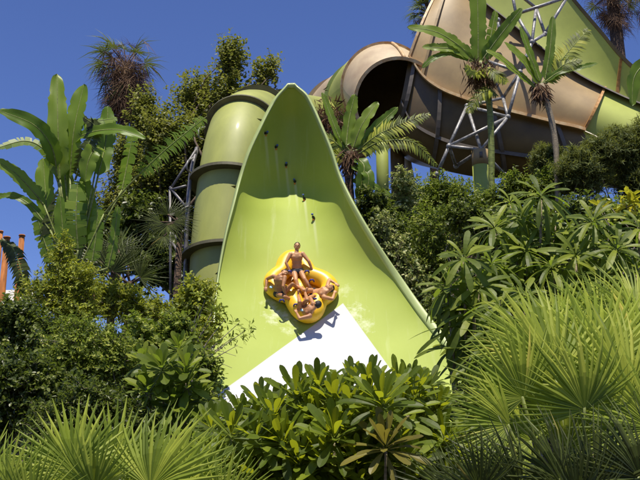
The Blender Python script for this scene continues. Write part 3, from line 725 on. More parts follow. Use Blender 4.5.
    mbh.add(V + rng.normal(size=V.shape) * .0025, np.array(keep)); h = mbh.build('hair', M['hair'], root, loc=tuple(pelvis)); so = h.modifiers.new('thick', 'SOLIDIFY'); so.thickness = .012; so.offset = -1
    for s in (-1, 1):
        V, Fc = ellipsoid(hc + rx * s * .032 + fx * .101 + uu * .006, (.012, .007, .007), 8, 6, Mh); mbe = MB(); mbe.add(V, Fc); mbe.build('eye', M['eye'], root, loc=tuple(pelvis))
    return root
tocam = norm(np.array(CAM) - q0)
def J(px, py, h): return RJ(px, py, h)
person('tanned man in black briefs half standing at the top lobe of the raft, facing us', M['skin1'], J(297, 271, .48), J(296.5, 258, .80), J(297, 245, 1.05), tocam,
       J(290, 253, .85), J(304, 253, .85), J(286, 263, .75), J(290, 273, .55), J(308, 261, .80), J(313, 272, .55), J(297, 284, .52), J(301, 296, .25), J(306, 282, .55), J(315, 295, .25))
person('dark-haired man crouching on the left lobe with one arm on the rim', M['skin2'], J(280, 293, .46), J(280, 283, .74), J(285, 273, .95), norm(right * .75 + tocam * .7 - slope * .3),
       J(272, 281, .75), J(285, 283, .85), J(268, 279, .65), J(267, 285, .58), J(283, 293, .80), J(288, 299, .5), J(289, 297, .72), J(298, 302, .28), J(290, 287, .72), J(300, 291, .3))
person('rider reclining on the right lobe with both arms behind the head', M['skin1'], J(314, 294, .38), J(323, 292, .62), J(333, 286, .72), norm(tocam * .8 - right * .5 + slope * .1),
       J(324, 298, .7), J(322, 285, .7), J(333, 298, .75), J(336, 288, .72), J(329, 281, .75), J(335, 283, .8), J(307, 301, .65), J(299, 297, .3), J(304, 290, .68), J(297, 286, .35))
person('rider in the bottom lobe with knees drawn up and dark hair turned to us', M['skin2'], J(301, 309, .40), J(309, 308, .62), J(317, 303, .82), norm(-tocam * .15 + slope * .9 - right * .5),
       J(311, 313, .65), J(308, 302, .7), J(303, 315, .6), J(297, 309, .58), J(311, 297, .75), J(316, 294, .55), J(301, 298, .92), J(297, 288, .45), J(309, 297, .95), J(303, 284, .5))

# ------------------------------------------------------------------ banana-type leaves
def banana_leaf(mb, pts, width, Yaw=None, torn=0.0, n=40, fold=.18, nhint=None, stalk=0, smb=None, sr=.02, mat=0):
    """pts along the midrib (world); blade width in metres; torn 0..1 splits it"""
    p = spline(pts, n) if len(pts) > 2 else np.linspace(list(pts[0]), list(pts[1]), n)
    t = norm(np.gradient(p, axis=0))
    nh = np.array(nhint if nhint is not None else (0.25, -1, .35), float)
    side = norm(np.cross(t, nh)); nn = np.cross(side, t)
    x = np.linspace(0, 1, n); start = stalk
    prof = np.clip((x - start) / (1 - start), 0, 1); w = width * .5 * np.clip(prof * 9, 0, 1) ** .7 * np.clip(1 - np.abs(prof * 1.0 - .5) ** 1 * 0, 0, 1) * np.sqrt(np.clip(1 - np.clip((prof - .45) / .55, 0, 1) ** 3.2, 0, 1))
    w[prof <= 0] = 0.0
    wav = 1 + .05 * np.sin(x * 30 + rng.uniform(0, 6)) - .16 * (rng.uniform(0, 1, n) > .86)
    ph = rng.uniform(0, 6)
    ripple = .05 * width * np.sin(x * 26 + ph)
    if torn < .05:
        V = np.stack([p + side * (w * wav)[:, None] + nn * (w * fold + ripple)[:, None], p + side * (w * .5)[:, None] + nn * (w * fold * .7)[:, None], p, p - side * (w * .5)[:, None] + nn * (w * fold * .7)[:, None], p - side * (w * wav)[:, None] + nn * (w * fold - ripple)[:, None]], 1)
        k0 = max(0, int(start * n) - 1)
        mb.add(V[k0:].reshape(-1, 3), grid_faces(n - k0, 5), mat)
    else:
        # strips hanging from the midrib
        m = int(12 + 34 * torn)
        xs = np.linspace(start + .02, .98, m) if torn > 1 else np.sort(np.concatenate([[start + .02, .98], rng.uniform(start + .02, .98, 9 + int(14 * torn)), np.linspace(start + .05, .95, 8)])); m = len(xs)
        for s in (-1, 1):
            for q in range(m - 1):
                a, b = xs[q], xs[q] + (xs[q + 1] - xs[q]) * (rng.uniform(.85, 1.0) if torn > 1 else 1.0)
                pa = np.array([np.interp(a, x, p[:, c]) for c in range(3)]); pb = np.array([np.interp(b, x, p[:, c]) for c in range(3)])
                tm = norm(pb - pa); sd = np.array([np.interp(a, x, side[:, c]) for c in range(3)]) * s
                ww = np.interp((a + b) / 2, x, w) * rng.uniform(.8, 1.1) + .02
                d = norm(sd + tm * (.45 if torn > 1 else rng.uniform(.18, .42)) + np.array([0, 0, -.15 - .55 * torn]) * rng.uniform(.2, 1.4)); d2 = norm(d + np.array([0, 0, -.5 * torn]))
                e1 = (pa + d * ww * .55, pb + d * ww * .55); e2 = (pa + d * ww * .55 + d2 * ww * .45, pb + d * ww * .55 + d2 * ww * .45 - (pb - pa) * .15)
                if torn > 1: mb.add([pa, pb, e1[1], e1[0], e2[0] * .5 + e2[1] * .5], [[0, 1, 2, 3], [3, 2, 4]], mat)
                else: mb.add([pa, pb, e1[1], e1[0], e2[1], e2[0]], [[0, 1, 2, 3], [3, 2, 4, 5]], mat)
    if smb is not None:
        V, Fc = tube(p, np.linspace(sr, sr * .25, n), 5); smb.add(V, Fc)
def pinnate(mb, pts, L_, n=34, droop=.5, smb=None, sr=.02, ang=.9, w=.035, nhint=(0, -1, .4), mat=0):
    p = spline(pts, n); t = norm(np.gradient(p, axis=0)); side = norm(np.cross(t, np.array(nhint))); x = np.linspace(0, 1, n)
    for s in (-1, 1):
        pos = p[2:]; k = len(pos); ll = L_ * np.sin(np.pi * np.clip(x[2:] * .85 + .12, 0, 1)) ** .6 * rng.uniform(.85, 1.1, k)
        D = side[2:] * s * ang + t[2:] * .6; D[:, 2] -= droop * .5; D += rng.normal(size=D.shape) * .08
        D = norm(D); mid_ = pos + D * (ll * .5)[:, None]; D2 = D.copy(); D2[:, 2] -= droop; D2 = norm(D2)
        end = mid_ + D2 * (ll * .5)[:, None]; tv = t[2:] * (w * .5)
        V = np.stack([pos - tv * .5, pos + tv * .5, mid_ + tv, mid_ - tv, end], 1).reshape(-1, 3); o = np.arange(k)[:, None] * 5
        mb.add(V, np.concatenate([o + np.array([[0, 1, 2, 3]])], 0), mat, False); mb.f.append((o + np.array([[3, 2, 4]]) + mb.n - len(V), mat, False))
    if smb is not None:
        V, Fc = tube(p, np.linspace(sr, sr * .3, n), 5); smb.add(V, Fc)
def fan_leaf(mb, hub, d, nrm, Rr, blades=34, spread=200, droop=.18, split=.5, jit=.05, smb=None, petiole=None, mat=0, wmul=1.0, pr=.012):
    """fan palm leaf: pleated blades joined near the hub, free pointed ends"""
    f, u, r = basis(d, nrm)
    a = np.radians(np.linspace(-spread / 2, spread / 2, blades)) + rng.normal(size=blades) * .012
    Lb = Rr * (.80 + .2 * np.cos(a * .8)) * rng.uniform(1 - jit * 2, 1 + jit, blades)
    half = np.radians(spread / blades) * .56 * wmul
    st = np.array([.04, .28, split, split + (1 - split) * .5, 1.0]); wd = np.array([1, 1, 1, .62 * split / (split + (1 - split) * .5) * 1.0, 0.0])
    cup = .12
    rows = []
    for k_ in range(blades):
        dd = f * math.cos(a[k_]) + r * math.sin(a[k_]); ss = -f * math.sin(a[k_]) + r * math.cos(a[k_])
        dr = droop * rng.uniform(.4, 2.0)
        for x, w_ in zip(st, wd):
            rad_ = Lb[k_] * x; z = cup * abs(math.sin(a[k_])) * rad_ - dr * Lb[k_] * x ** 2.6
            c = hub + dd * rad_ + u * z; wv = rad_ * half * w_
            if w_ == 0: wv = .0015
            rows += [c - ss * wv, c + u * wv * .55, c + ss * wv]
    V = np.array(rows); m = len(st) * 3
    i = np.arange(blades)[:, None, None] * m; q = np.arange(len(st) - 1)[None, :, None] * 3; s = np.array([[0, 1], [1, 2]])
    Fq = []
    for a0, b0 in ((0, 1), (1, 2)):
        Fq.append(np.stack([i[..., 0] + q[..., 0] + a0, i[..., 0] + q[..., 0] + b0, i[..., 0] + q[..., 0] + 3 + b0, i[..., 0] + q[..., 0] + 3 + a0], -1).reshape(-1, 4))
    mb.add(V, np.concatenate(Fq), mat, False)
    if petiole is not None and smb is not None:
        p0 = np.array(petiole, float); mid_ = (p0 + hub) / 2 + u * .05
        V, Fc = tube(spline([p0, mid_, hub + f * .02], 8), np.linspace(pr * 1.4, pr, 8), 6); smb.add(V, Fc)

# ------------------------------------------------------------------ rosette plants (paddle leaves / umbrella trees)
def leaf_strip(L_, W_, droop, fold=.22, tipw=.8, n=9):
    """leaf along +x with length 1: obovate if tipw > .5"""
    xs = list(np.linspace(0, .88, n - 2)) + [.955, 1.0]; V = []
    for x in xs:
        w = W_ * max(.10, min(1, (x * 1.35) ** tipw)) * math.sqrt(max(.01, 1 - max(0, (x - .5) / .5) ** 4)) * (1 + .04 * math.sin(x * 23))
        z = -droop * x * x
        V += [(x, w, z + fold * w), (x, 0, z), (x, -w, z + fold * w)]
    V = np.array(V) ; Fc = []
    for i in range(n - 1):
        a = i * 3
        Fc += [[a, a + 1, a + 4, a + 3], [a + 1, a + 2, a + 5, a + 4]]
    return V, Fc
def rosette(mb, c, axis, L_, n=12, elev=(10, 55), W_=.15, droop=.15, tipw=1.25, mat=0, rings=2):
    c = np.array(list(c), float); ax = norm(axis); u = norm(np.cross(ax, [.3, .9, .1])); w = np.cross(ax, u)
    tot = n * rings
    k = np.arange(tot); ang = k * 2.39996 + rng.uniform(0, 6); e = np.radians(np.interp(k / tot, [0, 1], elev)) + rng.normal(size=tot) * .12
    D = (np.cos(ang)[:, None] * u + np.sin(ang)[:, None] * w) * np.cos(e)[:, None] + ax * np.sin(e)[:, None]
    Nn = ax * np.cos(e)[:, None] - (np.cos(ang)[:, None] * u + np.sin(ang)[:, None] * w) * np.sin(e)[:, None]
    Nn = Nn + rng.normal(size=Nn.shape) * .12
    S = L_ * rng.uniform(.75, 1.12, tot) * np.interp(k / tot, [0, 1], [1, .8])
    pos = c + D * (L_ * .08) + ax * (k / tot * L_ * .18)[:, None]
    half = tot // 3
    for a, b, dr in ((0, half, droop * 1.7), (half, 2 * half, droop), (2 * half, tot, droop * .5)):
        V, Fc = leaf_strip(1, W_, dr, tipw=tipw)
        scatter(mb, (V, Fc), pos[a:b], D[a:b], Nn[a:b], S[a:b], mat)
def paddle_shrub(label, spots, Y, L_, leaf, name='paddle_leaf_shrub', cat='shrub', n=14, W_=.118, droop=.18, tipw=.95, elev=(-5, 80), rings=2, group=None, fillers=44, up=.9, stem=.016, olds=(), fx=(-26, 26)):
    cx = float(np.mean([P(s[0], s[1], Y).x for s in spots])); cy = Y + .25; gz = float(ground(cx, cy))
    root = empty(name, (cx, cy, gz), label, cat, group); mb = MB(); sb = MB()
    tops = []
    for q, s in enumerate(spots):
        dY = s[2] if len(s) > 2 else rng.uniform(-.35, .35); c = np.array(list(P(s[0], s[1], Y + dY))); sc = s[3] if len(s) > 3 else 1
        ax = norm(np.array([(c[0] - cx) * .35, -.62, up]) + rng.normal(size=3) * .15); rosette(mb, c, ax, L_ * sc, n, elev, W_, droop, tipw, 1 if q in olds else 0, rings); tops.append(c)
    x0, x1 = min(s[0] for s in spots), max(s[0] for s in spots); y0, y1 = min(s[1] for s in spots), max(s[1] for s in spots)
    for _ in range(fillers):
        sp_ = spots[rng.integers(len(spots))]
        c = np.array(list(P(sp_[0] + rng.uniform(*fx), sp_[1] + rng.uniform(14, 85), Y + rng.uniform(-.1, 1.2))))
        if c[2] < gz + .2: c[2] = gz + .2 + rng.uniform(0, .5)
        rosette(mb, c, norm(np.array([rng.uniform(-.4, .4), -.6, .8])), L_ * .95, n, elev, W_, droop, tipw, 0, 1); tops.append(c)
    for c in tops:
        b = np.array([cx + (c[0] - cx) * .3, cy + .1, gz]); m = (b + c) / 2 + np.array([0, .1, -.1]); V, Fc = tube(spline([b, m, c], 8), np.linspace(stem * 1.6, stem * .7, 8), 6); sb.add(V, Fc)
    mm = [M[leaf], M['lf_paddle_old']]
    mb.build('crown', mm, root, loc=tuple(root.location)); part(sb, 'trunk', M['greystem'], root); return root
GP = 'paddle-leaved shrubs in front of the slide foot'
paddle_shrub('paddle-leaved shrub under the left edge of the slide wall, lowest on its right side', [(231, 440), (222, 470, .1), (251, 462), (212, 432, .4, .8), (242, 426, .5)], 8.2, .35, 'lf_paddle', group=GP)
paddle_shrub('bright paddle-leaved shrub standing before the white painted field, left of the tallest clump', [(274, 424), (296, 402, .3), (264, 412, .6, .9), (285, 448, -.1), (300, 470, -.2), (310, 420, .2)], 8.0, .35, 'lf_paddle', group=GP)
paddle_shrub('paddle-leaved shrub with the broadest leaf clump, below the raft', [(335, 410), (352, 393, .5, .9), (318, 396, .5), (334, 443, -.2), (350, 420, .1), (325, 470, -.1)], 7.9, .36, 'lf_paddle', group=GP)
paddle_shrub('paddle-leaved shrub with one brownish yellow clump of old leaves', [(386, 452, -.4, 1.0), (383, 410), (372, 394, .4), (395, 396, .6), (365, 430, .1), (358, 470, -.1), (405, 470, 0)], 7.8, .35, 'lf_paddle', group=GP, olds=(0,))
paddle_shrub('paddle-leaved shrub reaching up beside the right foot of the slide wall', [(413, 402, .3), (428, 390, .7, .8), (420, 430), (436, 416, .4), (440, 455, .2), (410, 386, .8, .8)], 8.4, .34, 'lf_paddle', group=GP)
paddle_shrub('light green broad-leaved shrub below the bare twigs at the left slide edge', [(163, 372), (180, 352, .5, .8), (188, 388), (150, 395, .2), (172, 410), (200, 402, .3, .8), (145, 365, .6, .8)], 11, .36, 'lf_umbrella', name='broad_leaf_shrub', W_=.17, tipw=.8, fillers=14)

GU = 'umbrella trees on the right bank'
U = dict(name='umbrella_tree', cat='tree', group=GU, W_=.115, droop=.75, tipw=.6, n=12, elev=(-8, 50), fx=(0, 34), stem=.03, up=.9)
paddle_shrub('umbrella tree with drooping finger leaves next to the right slide edge', [(464, 262), (448, 292, .1), (478, 290, -.1), (474, 318, -.2), (462, 306, .2, .8), (490, 268, .4)], 13.5, .50, 'lf_umbrella', fillers=24, **U)
paddle_shrub('umbrella tree standing tallest, its top clump in front of the palm trunk', [(541, 200), (522, 222, .2), (495, 232, .1), (556, 226, .3, .8), (510, 205, .8, .7), (527, 255, -.2), (505, 275, -.1)], 14.5, .52, 'lf_umbrella', fillers=26, **U)
paddle_shrub('umbrella tree at the right frame edge behind the big fan palm', [(593, 226, .1), (616, 254, -.2), (575, 258, 0), (640, 232, .3), (600, 282, -.2), (636, 275, -.1), (570, 285, .1), (552, 272, 0)], 13.8, .52, 'lf_umbrella', fillers=28, **U)
paddle_shrub('small umbrella tree low between slide edge and fan palm', [(498, 335, 0), (500, 310, .2), (492, 352, .1), (510, 345, 0), (524, 300, .3)], 12.3, .44, 'lf_umbrella', fillers=22, **U)

# ------------------------------------------------------------------ fan palms in front
def fan_palm(label, hubs, Y, leaf, base_px, blades=36, name='fan_palm', droop=.16, group=None, pr=.014, jit=.06, split=.42, wmul=1.15, cpy=None, stem='greenstem'):
    b = P(base_px, 470, Y); gz = float(ground(b.x, Y + .2)); root = empty(name, (b.x, Y + .2, gz), label, 'palm', group)
    mb = MB(); sb = MB(); crown = np.array([b.x, Y + .3, gz + .35 if cpy is None else P(base_px, cpy, Y).z])
    if leaf == 'lf_fan': hubs = list(hubs) + [(q[0] + rng.uniform(-22, 22), q[1] + rng.uniform(10, 45), q[2] * rng.uniform(.6, .85), q[3] + rng.uniform(-45, 45), rng.uniform(-.5, .3), q[5] + rng.uniform(-.2, .5), rng.uniform(130, 190)) for q in hubs]
    for (hx, hy, Rp, ang, lean, dY, spread) in hubs:
        h = np.array(list(P(hx, hy, Y + dY))); a = math.radians(ang)
        if leaf == 'lf_fan': lean += .22 * (1 if lean > -.4 else .5)
        f = np.array([math.cos(a), 0, math.sin(a)]); f = f + np.array([0, lean, 0])    # lean < 0 towards the viewer
        nn = np.array([rng.uniform(-.45, .45), -1, .35 + .6 * lean]) if abs(lean) < .8 else np.array([0, -.5, 1])
        fan_leaf(mb, h, f, nn, Rp * PX(Y + dY), blades, spread, droop, split, jit, sb, crown, wmul=wmul, pr=pr)
    part(mb, 'crown', M[leaf], root)
    V, Fc = tube([(b.x, Y + .2, gz - .2), (b.x, Y + .25, (gz + crown[2]) / 2), crown + np.array([0, 0, .1])], [.13, .14, .10], 10); sb.add(V, Fc)
    part(sb, 'trunk', M[stem], root); return root
GF = 'low fan palms along the bottom of the picture'
fan_palm('low fan palm with pale green fans in the bottom left, second from the left corner', [
    (74, 470, 72, 100, -.25, 0, 190), (112, 476, 78, 80, -.1, .25, 170), (150, 488, 88, 68, -.3, -.1, 170), (95, 490, 60, 115, -.5, -.35, 170), (170, 492, 80, 95, -.1, .4, 160), (60, 500, 82, 92, 0, .5, 150)], 6.6, 'lf_fan', 100, group=GF, blades=28, wmul=1.3)
fan_palm('low fan palm cut off by the bottom left corner', [
    (8, 498, 66, 95, -.3, 0, 180), (-20, 490, 66, 60, -.2, .3, 170), (30, 510, 62, 80, -.4, -.3, 170)], 6.3, 'lf_fan', 5, group=GF, blades=30)
fan_palm('low fan palm half hidden between the left fans and the paddle-leaved shrubs', [(195, 500, 70, 85, -.2, 0, 170), (225, 512, 60, 70, -.4, -.2, 160), (185, 510, 66, 110, 0, .2, 160)], 7.0, 'lf_fan', 205, group=GF, blades=30)
fan_palm('largest fan palm, its pale fans rising high on the right side', [
    (556, 378, 104, 88, -.15, 0, 180), (524, 398, 84, 140, -.35, -.3, 170), (600, 372, 112, 76, .0, .3, 170), (628, 400, 104, 100, -.25, -.2, 175), (510, 425, 66, 170, -.45, -.4, 150), (560, 335, 70, 95, .1, .9, 140), (600, 325, 74, 80, .1, 1.0, 140), (636, 315, 72, 92, .1, .9, 140),
    (585, 410, 84, 110, -.45, -.5, 170), (540, 352, 84, 112, .1, .5, 160), (648, 360, 100, 92, .1, .5, 150), (612, 345, 82, 120, .15, .7, 150), (655, 430, 96, 140, -.35, -.4, 160)], 7.6, 'lf_fan', 575, group=GF, blades=32, wmul=1.3)
fan_palm('dark fan palm spreading below the pale fans at bottom right', [
    (560, 480, 76, 150, -.5, 0, 170), (600, 490, 80, 60, -.45, .1, 170), (520, 490, 80, 165, -.4, -.1, 160), (480, 492, 62, 120, -.5, -.3, 160), (640, 478, 80, 110, -.4, 0, 160), (575, 505, 70, 90, -.6, -.4, 170), (455, 500, 60, 150, -.2, .2, 150)], 6.6, 'lf_fan_dark', 560, group=GF, blades=34, droop=.25)  # shade over this palm is put into its dark leaf colour
fan_palm('dark spiky fan palm on the left bank between tall banana stems and tube', [
    (112, 272, 36, 95, -.2, 0, 200), (128, 266, 40, 60, -.2, .2, 180), (100, 262, 34, 120, 0, .3, 180), (140, 278, 36, 40, -.4, -.2, 170), (92, 280, 30, 150, -.3, 0, 170), (118, 250, 34, 85, .2, .6, 170)], 26, 'lf_fan_dark', 118, blades=20, pr=.025, split=.35, wmul=1.0, cpy=283, stem='palmbark')
fan_palm('dark drooping fan palm hanging against the steel pipe frame', [
    (166, 225, 30, 240, -.4, 0, 180), (172, 222, 30, 300, -.3, .1, 180), (160, 222, 30, 190, -.2, .2, 170), (168, 215, 26, 90, 0, .4, 180), (176, 218, 26, 20, 0, .3, 170), (164, 236, 26, 270, -.5, -.2, 160)], 31, 'lf_fan_dark', 168, blades=20, pr=.03, split=.3, wmul=.9, cpy=222, stem='palmbark', name='drooping_fan_palm')

# ------------------------------------------------------------------ tall fan palms on the skyline
def tall_palm(label, cx, cy, Y, rpx, trunk_to, dead=60, green=26, tr=.28, droopy=True):
    c = np.array(list(P(cx, cy, Y))); b = P(trunk_to, 300, Y); gz = float(ground(c[0], Y)); root = empty('skyline_palm', (c[0], Y, gz), label, 'palm', None)
    mb = MB(); sb = MB(); db = MB(); k = PX(Y) * rpx
    for q in range(green):
        d = rdir(1, .55)[0]; h = c + d * k * rng.uniform(.40, .6); fan_leaf(mb, h, norm(d + np.array([0, 0, -.15])), norm(np.array([0, 0, 1]) + d * .2 + rdir(1)[0] * .3), k * rng.uniform(.40, .55), 14, 200, .35, .3, .15, sb, c, wmul=.85, pr=.03)
    for q in range(dead):
        d = rdir(1, -.1)[0]; zz = rng.uniform(-.25, 1.2) * k; h = c + d * k * rng.uniform(.1, .55) * (1 - zz / k * .45) - np.array([0, 0, zz * .8])
        fan_leaf(db, h, norm(d * rng.uniform(.3, 1.3) + np.array([0, 0, -.8])), norm(d + rdir(1)[0] * .3), k * rng.uniform(.35, .55), 10, 120, .2, .2, .2, None, None, wmul=.55)
    part(mb, 'crown', M['lf_palmtop'], root); part(db, 'dead_skirt', M['thatch'], root)
    V, Fc = tube([(c[0], Y, gz - .5), (c[0] + .1, Y, (gz + c[2]) / 2), tuple(c)], [tr * 1.2, tr, tr * .9], 12); sb.add(V, Fc); part(sb, 'trunk', M['palmbark'], root)
tall_palm('palm with a ragged brown skirt against the sky, upper left', 126, 68, 50, 54, 128, 330, 17, .2)
tall_palm('palm with thick dead fronds at the upper right corner', 612, -6, 56, 44, 612, 120, 18, .48)
tall_palm('dark palm peeping out left of the tan flume at the top', 428, 14, 58, 34, 428, 60, 34, .3)
tall_palm('palm half cut off at the right frame edge', 646, -4, 60, 34, 646, 60, 20, .35)

# ------------------------------------------------------------------ bird-of-paradise plants
def strelitzia(label, Y, base_px, hub, leaves, fronds=(), trunk_r=.12, trunk_pts=None, leaf='lf_banana', fmat='lf_yellow', trunkmat='greystem', skirt=0, skirt_r=12, name='bird_of_paradise_plant', nh=None):
    b = P(base_px, 300, Y); h = np.array(list(P(hub[0], hub[1], Y))); gz = float(ground(b.x, Y)); root = empty(name, (b.x, Y, gz), label, 'plant', 'bird-of-paradise plants')
    mb = MB(); sb = MB(); tb = MB(); fb = MB()
    for q in leaves:
        pts, w = q[0], q[1]; torn = q[2] if len(q) > 2 else 0; stalk = q[3] if len(q) > 3 else 0
        wp = [P(x, y, Y + (z if z else 0)) for x, y, z in pts]
        banana_leaf(mb, wp, w * PX(Y), torn=torn, smb=sb, sr=.035 * Y / 30, stalk=stalk, nhint=(rng.uniform(-.2, .5), -1, rng.uniform(.1, .5)), fold=rng.uniform(.1, .3))
        V, Fc = tube(spline([h, (h * .6 + np.array(list(wp[0])) * .4), list(wp[0])], 8), .035 * Y / 30, 6); sb.add(V, Fc)
    for q in fronds:
        pts, L_ = q[0], q[1]; pinnate(fb, [P(x, y, Y + z) for x, y, z in pts], L_ * PX(Y), smb=sb, sr=.03, droop=q[2] if len(q) > 2 else .3, w=.10)
    part(mb, 'crown', M[leaf], root)
    if fb.n: part(fb, 'fronds', M[fmat], root)
    part(sb, 'leaf_stalks', M['greenstem'], root)
    tpz = [P(x, y, Y) for x, y in trunk_pts] if trunk_pts else [P(base_px, 300, Y), Vector(list(h))]
    tpz = [Vector((tpz[0].x, tpz[0].y, gz - .2))] + tpz[(1 if not trunk_pts else 0):]
    p = spline(tpz, 18); rr = trunk_r * (1 + .08 * np.sin(np.arange(18) * 2.2)); V, Fc = tube(p, rr, 12); tb.add(V, Fc)
    part(tb, 'trunk', M[trunkmat], root)
    if skirt:
        db = MB(); n = skirt; pos = h + rng.normal(size=(n, 3)) * skirt_r * .28 * PX(Y) * np.array([1, .8, 1.7 if skirt_r > 30 else 1.3]) - np.array([0, 0, skirt_r * .5 * PX(Y)]); D = rdir(n, -1.4); scatter(db, 'small', pos, D, rdir(n), rng.uniform(.3, .8, n) * (1.6 if skirt_r > 30 else 1), W=np.full(n, .16)); part(db, 'dead_leaves', M['thatch'], root)
    return root
strelitzia('tall bird-of-paradise plant with upright paddle leaves against the sky at left', 22, 78, (74, 280), [
    ([(52, 262, 0), (44, 240, 0), (36, 212, 0)], 15, .3), ([(92, 262, 0), (96, 235, 0), (98, 205, 0)], 14, .35), ([(66, 262, -.2), (63, 232, -.2), (60, 196, -.2)], 16), ([(108, 268, .2), (114, 240, .2), (118, 205, .2)], 9, .5),
    ([(60, 180, 0), (58, 130, -.1), (57, 74, .2)], 21), ([(70, 178, .1), (74, 130, 0), (84, 84, .2)], 23), ([(98, 176, 0), (106, 140, .3), (108, 106, .5)], 19),
    ([(58, 178, 0), (52, 148, -.3), (34, 125, -.6), (-2, 110, -.9)], 18, 0, .12), ([(58, 182, 0), (46, 152, -.2), (26, 141, -.3), (-4, 148, -.6)], 11, .1, .1), ([(44, 205, 0), (30, 188, -.2), (14, 172, -.4), (-8, 158, -.6)], 15, 0, .1),
    ([(50, 230, 0), (30, 205, 0), (12, 196, 0), (-8, 198, 0)], 9, 0, .1), ([(70, 142, .2), (92, 132, -.3), (120, 130, -.5), (146, 139, -.6)], 13, 0), ([(100, 148, .1), (94, 150, -.3), (88, 162, -.4), (85, 182, -.4)], 18),
    ([(48, 240, .2), (46, 200, .2), (43, 158, .4)], 20), ([(78, 250, -.1), (76, 215, -.2), (78, 180, 0)], 20, .2), ([(104, 214, 0), (130, 184, -.3), (165, 150, -.4), (207, 116, -.2)], 24, 1.3, .42),
    ([(84, 245, .1), (88, 210, .1), (84, 175, .2)], 18), ([(60, 245, .3), (66, 205, .3), (68, 170, .4)], 17), ([(122, 190, .4), (128, 160, .5), (134, 128, .6)], 15, .5), ([(62, 140, .3), (72, 128, .1), (92, 122, 0), (118, 118, .2)], 14, .6)],
    [([(75, 180, 0), (86, 150, -.3), (95, 128, -.3), (85, 118, -.4)], 12, .8), ([(66, 300, .3), (58, 262, .1), (52, 225, 0), (60, 190, 0)], 22, 1.6), ([(28, 300, .4), (22, 275, .2), (14, 250, .2), (2, 240, .2)], 14, 1.4)],
    .16, [(78, 300), (75, 285)], fmat='lf_fan_dark', skirt=130, skirt_r=30)
strelitzia('bird-of-paradise plant with fibrous red-brown trunk at the right shoulder of the slide wall', 33.5, 348, (350, 152), [
    ([(345, 150, 0), (334, 125, 0), (322, 92, .1)], 9), ([(346, 146, -.1), (349, 120, 0), (355, 94, .1)], 14), ([(353, 148, 0), (362, 125, -.1), (378, 102, 0)], 14), ([(358, 150, 0), (374, 130, 0), (398, 107, .1)], 12),
    ([(356, 158, -.2), (364, 166, -.5), (362, 182, -.6), (358, 200, -.5)], 15), ([(352, 165, -.2), (368, 175, -.6), (366, 195, -.6)], 13), ([(345, 156, 0), (332, 146, -.1), (322, 138, -.1)], 9, .4), ([(352, 180, 0), (368, 184, -.4), (392, 196, -.4)], 8)],
    [([(358, 150, 0), (376, 136, -.2), (400, 124, -.3), (428, 114, -.2)], 17, .5), ([(358, 154, 0), (380, 142, -.3), (412, 142, -.4), (436, 164, -.3)], 17, .8), ([(345, 152, 0), (332, 140, -.1), (318, 138, -.2)], 16, .5), ([(345, 160, 0), (336, 155, -.2), (324, 158, -.2)], 14, .7)],
    .17, [(350, 205), (349, 180), (350, 152)], trunkmat='palmbark', skirt=260, skirt_r=15)
strelitzia('taller plant with one huge upright leaf and brown dead leaves before the tan flume', 38, 491, (480, 62), [
    ([(478, 62, 0), (478, 25, -.1), (477, -28, 0)], 19), ([(474, 60, 0), (458, 45, -.3), (436, 32, -.4), (407, 27, -.5)], 15), ([(474, 62, 0), (456, 50, -.3), (440, 48, -.4), (422, 47, -.4)], 11),
    ([(482, 60, 0), (498, 38, 0), (522, 8, .1)], 14), ([(474, 62, 0), (450, 54, -.3), (434, 58, -.4), (422, 68, -.4)], 8), ([(484, 64, 0), (490, 40, .2), (496, 10, .4)], 11, .4)],
    [([(484, 66, 0), (476, 72, -.6), (466, 68, -.8)], 14, .4), ([(498, 96, 0), (490, 90, -.4), (478, 96, -.6), (468, 112, -.6)], 15, .5), ([(484, 66, 0), (494, 72, -.5), (506, 82, -.6)], 14, .4)],
    .15, [(492, 190), (491, 130), (488, 95), (480, 62)], trunkmat='greenstem', skirt=420, skirt_r=26)
strelitzia('shorter plant with curved grey trunk and yellow-lit leaves, right of the truss', 36, 556, (541, 84), [
    ([(540, 82, 0), (530, 55, -.1), (520, 26, 0)], 11), ([(538, 84, 0), (524, 62, -.2), (504, 42, -.2)], 14), ([(536, 88, 0), (516, 72, -.3), (500, 58, -.4), (486, 50, -.4)], 11), ([(545, 80, 0), (550, 50, 0), (553, 16, .1)], 10),
    ([(545, 82, 0), (560, 72, -.2), (580, 68, -.3), (598, 63, -.2)], 8), ([(548, 82, 0), (556, 70, .2), (566, 58, .3)], 11)],
    [([(546, 80, 0), (560, 62, -.1), (574, 45, -.1), (588, 30, 0)], 17, .3), ([(546, 84, 0), (562, 66, -.2), (580, 60, -.3)], 14, .5)],
    .13, [(558, 200), (556, 150), (551, 118), (541, 84)], trunkmat='greystem', skirt=200, skirt_r=13)

# ------------------------------------------------------------------ trees and shrubs
bush('ficus_tree', 'tall glossy-leaved ficus tree rising behind the bend of the tube', 'tree', [(231, 58, 13, 26), (226, 100, 26, 30), (262, 76, 8, 18), (273, 68, 5, 12), (196, 102, 22, 34, 1), (164, 140, 26, 34, -1), (205, 145, 34, 34), (180, 185, 30, 40), (150, 185, 26, 34, -1), (145, 118, 14, 34, 1), (176, 230, 26, 34), (130, 165, 20, 34, 2), (120, 205, 22, 34, 2)], 38, 'lf_ficus', .20, 3900, 15, 'small', depth=1.0, up=2.2, sl=1.9, fill=.15, wide=1.25, trunk=.16)
bush('roadside_tree', 'dark tree filling the gap between the pipe frame and the banana stems', 'tree', [(140, 215, 24, 26), (120, 245, 26, 24), (160, 260, 28, 30), (100, 228, 14, 24), (88, 252, 20, 22), (66, 262, 16, 22)], 36, 'lf_dark', .22, 1050, 12, 'round', up=.4, sl=1, fill=.2, trunk=.12)
GB = 'leafy shrubs on the bank'
